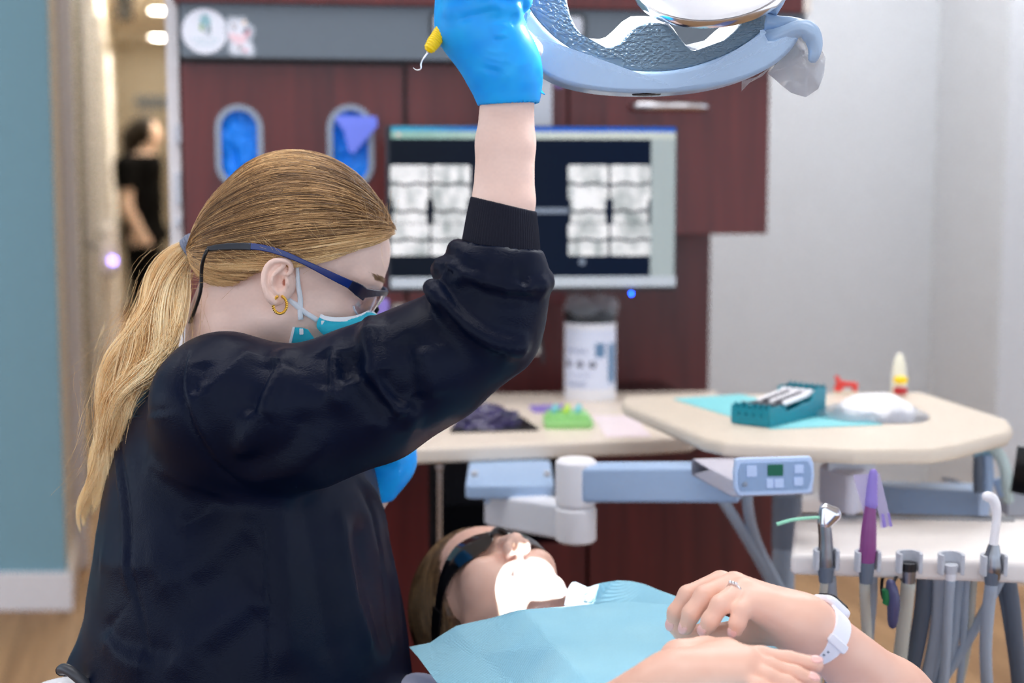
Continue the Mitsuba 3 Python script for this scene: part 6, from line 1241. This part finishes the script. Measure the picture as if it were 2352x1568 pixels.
front = cloth([(940, 1485, 1.56), (986, 1474, 1.56), (1048, 1436, 1.56), (1119, 1421, 1.553), (1203, 1401, 1.535), (1349, 1565, 1.255), (1275, 1482, 1.395), (1004, 1568, 1.48), (1100, 1500, 1.50), (1180, 1580, 1.405), (1274, 1394, 1.565), (1446, 1381, 1.585), (1495, 1397, 1.535), (1539, 1463, 1.42), (1600, 1440, 1.445), (1700, 1455, 1.41), (1782, 1463, 1.40), (1786, 1500, 1.34), (1500, 1568, 1.21), (1400, 1470, 1.42), (1650, 1570, 1.20), (1560, 1390, 1.53), (1640, 1402, 1.51), (1350, 1600, 1.2), (1560, 1640, 1.10), (1150, 1640, 1.37), (1740, 1620, 1.15)],
    [(940, 1485), (988, 1475), (1012, 1458), (1048, 1436), (1119, 1421), (1188, 1402), (1204, 1400), (1274, 1394), (1446, 1381), (1490, 1384), (1562, 1388), (1642, 1402), (1784, 1463), (1788, 1500), (1760, 1560), (1740, 1620), (1560, 1640), (1350, 1600), (1150, 1640), (1004, 1568), (962, 1510)], .92)
add('patient_bib__front', front, 'bib', smooth=40)
back = cloth([(1296, 1389, 1.575), (1305, 1350, 1.60), (1320, 1335, 1.605), (1351, 1346, 1.59), (1420, 1332, 1.64), (1482, 1341, 1.63), (1561, 1372, 1.575), (1645, 1402, 1.52), (1500, 1410, 1.55), (1446, 1392, 1.60), (1350, 1392, 1.59), (1600, 1420, 1.50)], [(1296, 1390), (1303, 1352), (1314, 1336), (1322, 1335), (1351, 1347), (1384, 1338), (1420, 1332), (1450, 1334), (1482, 1341), (1561, 1372), (1645, 1402), (1610, 1425), (1505, 1412), (1446, 1394), (1350, 1396)], .5, 6, seed=9, amp=.002)
add('patient_bib__collar_fold', back, 'bib', smooth=40, label='turned-up upper edge of the bib')
tag('patient_bib', 'pale blue paper bib folded over the patient\'s chest', 'bib')
# watch, ring
K = 'wristwatch'
mat('watch_white', (240, 242, 250), .35)
wc, wa = WRL * .97 + ELL * .03, nrm(ELL - WRL); w1 = nrm(np.array([0, 0, 1.0]) - wa * wa[2]); w2 = np.cross(wa, w1); th = np.arange(64) * 2 * np.pi / 64
def band(r1, r2, w_, t_): return [wc + wa * o + (np.cos(th) * (r1 + q))[:, None] * w1 + (np.sin(th) * (r2 + q))[:, None] * w2 for o, q in ((-w_ / 2, 0), (-w_ / 2, t_), (w_ / 2, t_), (w_ / 2, 0), (-w_ / 2, 0))]
add(K + '__band', rings_mesh(band(.0268, .0272, .021, .0026), caps=False), 'watch_white', smooth=40)
ring_at = lambda a: wc + w1 * .0294 * math.cos(a) + w2 * .0298 * math.sin(a)
for a_w, nm, sz, m_n in ((-.25, 'case', (.034, .030, .008), 'watch_white'), (-.25, 'glass', (.028, .025, .0035), 'black_gloss')):
    od = nrm(w1 * math.cos(a_w) + w2 * math.sin(a_w)); Rw = np.stack([wa, np.cross(od, wa), od], 1)
    add(K + '__' + nm, mv(slab(rect(-sz[0] / 2, -sz[1] / 2, sz[0] / 2, sz[1] / 2, .008), 0, sz[2], .003), Rw, ring_at(a_w) - od * .004 + od * (.007 if nm == 'glass' else 0)), m_n, smooth=40)
view = nrm(EYE - wc); a_v = math.atan2(view @ w2, view @ w1)
for da, nm, m_n, sz in ((-.15, 'keeper', 'watch_white', (.026, .009, .0035)), (.25, 'hole', 'mid_grey', (.003, .0022, .0008)), (.42, 'hole', 'mid_grey', (.003, .0022, .0008)), (.59, 'hole', 'mid_grey', (.003, .0022, .0008))):
    aa = a_v + da * (1 if (w2[2] * math.cos(a_v) - w1[2] * math.sin(a_v)) < 0 else -1); od = nrm(w1 * math.cos(aa) + w2 * math.sin(aa)); Rw = np.stack([wa, np.cross(od, wa), od], 1)
    add(K + '__' + nm, mv(slab(rect(-sz[0] / 2, -sz[1] / 2, sz[0] / 2, sz[1] / 2, min(sz[:2]) * .3), 0, sz[2], sz[2] * .4), Rw, ring_at(aa) - od * .0006), m_n, smooth=40)
tag(K, 'white smartwatch with a white strap on the patient\'s left wrist', 'watch')
K = 'finger_ring'
ra, rb = P(1703, 1352, 1.314), P(1655, 1388, 1.296); rc, rx = ra * .72 + rb * .28, nrm(rb - ra); r1_ = nrm(np.cross(rx, [0, 0, 1.0])); r2_ = np.cross(rx, r1_); k = np.arange(8) * 2 * np.pi / 8
rv = np.array([[rc + (.0104 + .0009 * math.cos(b)) * (math.cos(a) * r1_ + math.sin(a) * r2_) + rx * .0012 * math.sin(b) for b in k] for a in np.linspace(0, 2 * np.pi, 37)]); add(K + '__band', rings_mesh(rv, caps=False), 'chrome', smooth=True)
upv = r2_ if r2_[2] > 0 else -r2_
for o in (-.0035, 0, .0035): add(K + '__stone', mv(trimesh.creation.icosphere(subdivisions=1, radius=.0019), None, rc + upv * .0112 + r1_ * o), 'chrome', smooth=False)
tag(K, 'silver ring with small stones on the patient\'s ring finger', 'ring')
# chair
K = 'treatment_chair'
mat('upholstery', (24, 32, 56), .45)
CH = SH + np.array([0, 0, -.15]); Rc = np.stack([ftd, np.cross([0, 0, 1.0], ftd), [0, 0, 1.0]], 1)
add(K + '__backrest', mv(slab(rect(.02, -.17, .60, .17, .08), -.07, 0, .03), Rc, CH), 'upholstery'); add(K + '__seat', mv(slab(rect(.58, -.27, 1.5, .27, .10), -.08, 0, .03), Rc, CH + (0, 0, -.01)), 'upholstery')
hb = PO - pn * .118
add(K + '__headrest', mv(slab(rect(-.10, -.11, .09, .11, .05), -.05, 0, .02), np.stack([-pcv, np.cross(pn, -pcv), pn], 1), hb), 'upholstery')
add(K + '__base', mv(slab(rect(.2, -.2, 1.1, .2, .12), 0, .08, .02), Rc, CH * (1, 1, 0)), 'light_grey'); add(K + '__column', mv(slab(rect(.45, -.1, .8, .1, .08), .08, CH[2] - .08, .01), Rc, CH * (1, 1, 0)), 'light_grey')
add(K + '__headrest_arm', tube([hb - pn * .03, CH + (0, 0, -.04)], .02, 6, 12), 'steel')
tag(K, 'dark treatment chair under the lying patient', 'chair')

# ---------------------------------------------------------------- person far down the hallway
PH = 'person_002'
hp_ = P(330, 600, 9.3); hx, hy = hp_[0], 9.3
B_ = lambda dx, dy, z: np.array([hx + dx, hy + dy, z])
def hall_body(p):
    d = chain(p, [B_(0.01, 0, 1.36), B_(0, 0, 1.15), B_(0, 0, .92)], [.12, .11, .13], .06); d = smin(d, chain(p, [B_(.03, 0, 1.42), B_(.04, 0, 1.52)], [.05, .05], .02), .03); d = smin(d, ell(p, B_(.05, 0, 1.565), (.085, .075, .105)), .03); d = smin(d, ell(p, B_(.135, 0, 1.55), (.014, .014, .02)), .02)
    d = smin(d, chain(p, [B_(-.06, -.15, 1.36), B_(-.05, -.19, 1.10), B_(.06, -.16, .88), B_(.09, -.15, .82)], [.05, .042, .03, .025], .02), .03); d = smin(d, chain(p, [B_(-.04, .15, 1.36), B_(-.02, .19, 1.10), B_(.1, .14, .92)], [.05, .042, .03], .02), .03)
    for s in (-1, 1): d = smin(d, chain(p, [B_(0, s * .08, .9), B_(.01, s * .09, .48), B_(-.02, s * .09, .08)], [.09, .06, .045], .03), .03)
    return d
add(PH + '__body', nets(hall_body, B_(-.3, -.35, .02), B_(.3, .35, 1.75), .014), 'skin', smooth=True)
mat('black_cloth', (7, 7, 9), .9, spec=.1)
add(PH + '__top', nets(lambda p: smax(smin(hall_body(p) - .014, chain(p, [B_(-.06, -.15, 1.37), B_(-.055, -.18, 1.20)], [.07, .062], .02), .03), smax(p[:, 2] - 1.44, smax(.80 - p[:, 2], np.where(np.abs(p[:, 1] - hy) > .155, 1.22 - p[:, 2], -1.0) , .01), .01), .01), B_(-.3, -.35, .75), B_(.3, .35, 1.5), .014), 'black_cloth', smooth=True)
add(PH + '__trousers', nets(lambda p: smax(smax(hall_body(p) - .012, p[:, 2] - .86, .01), np.abs(p[:, 1] - hy) - .20, .01), B_(-.3, -.35, .03), B_(.3, .35, .9), .014), 'black_cloth', smooth=True)
mat('hair_dark', (26, 18, 12), .7, spec=.2)
add(PH + '__hair', nets(lambda p: smax(smin(ell(p, B_(.03, 0, 1.585), (.105, .092, .11)), chain(p, [B_(-.04, 0, 1.55), B_(-.06, 0, 1.38)], [.085, .06], .03), .03), p[:, 0] - (hx + .085), .01), B_(-.3, -.2, 1.25), B_(.2, .2, 1.75), .012), 'hair_dark', smooth=True)
for s in (-1, 1): add(PH + '__shoe', mv(slab(rect(-.09, -.045, .17, .045, .03), .001, .09, .02), None, B_(0, s * .09, 0)), 'black')
tag(PH, 'person in black seen from the side far down the hallway', 'person')
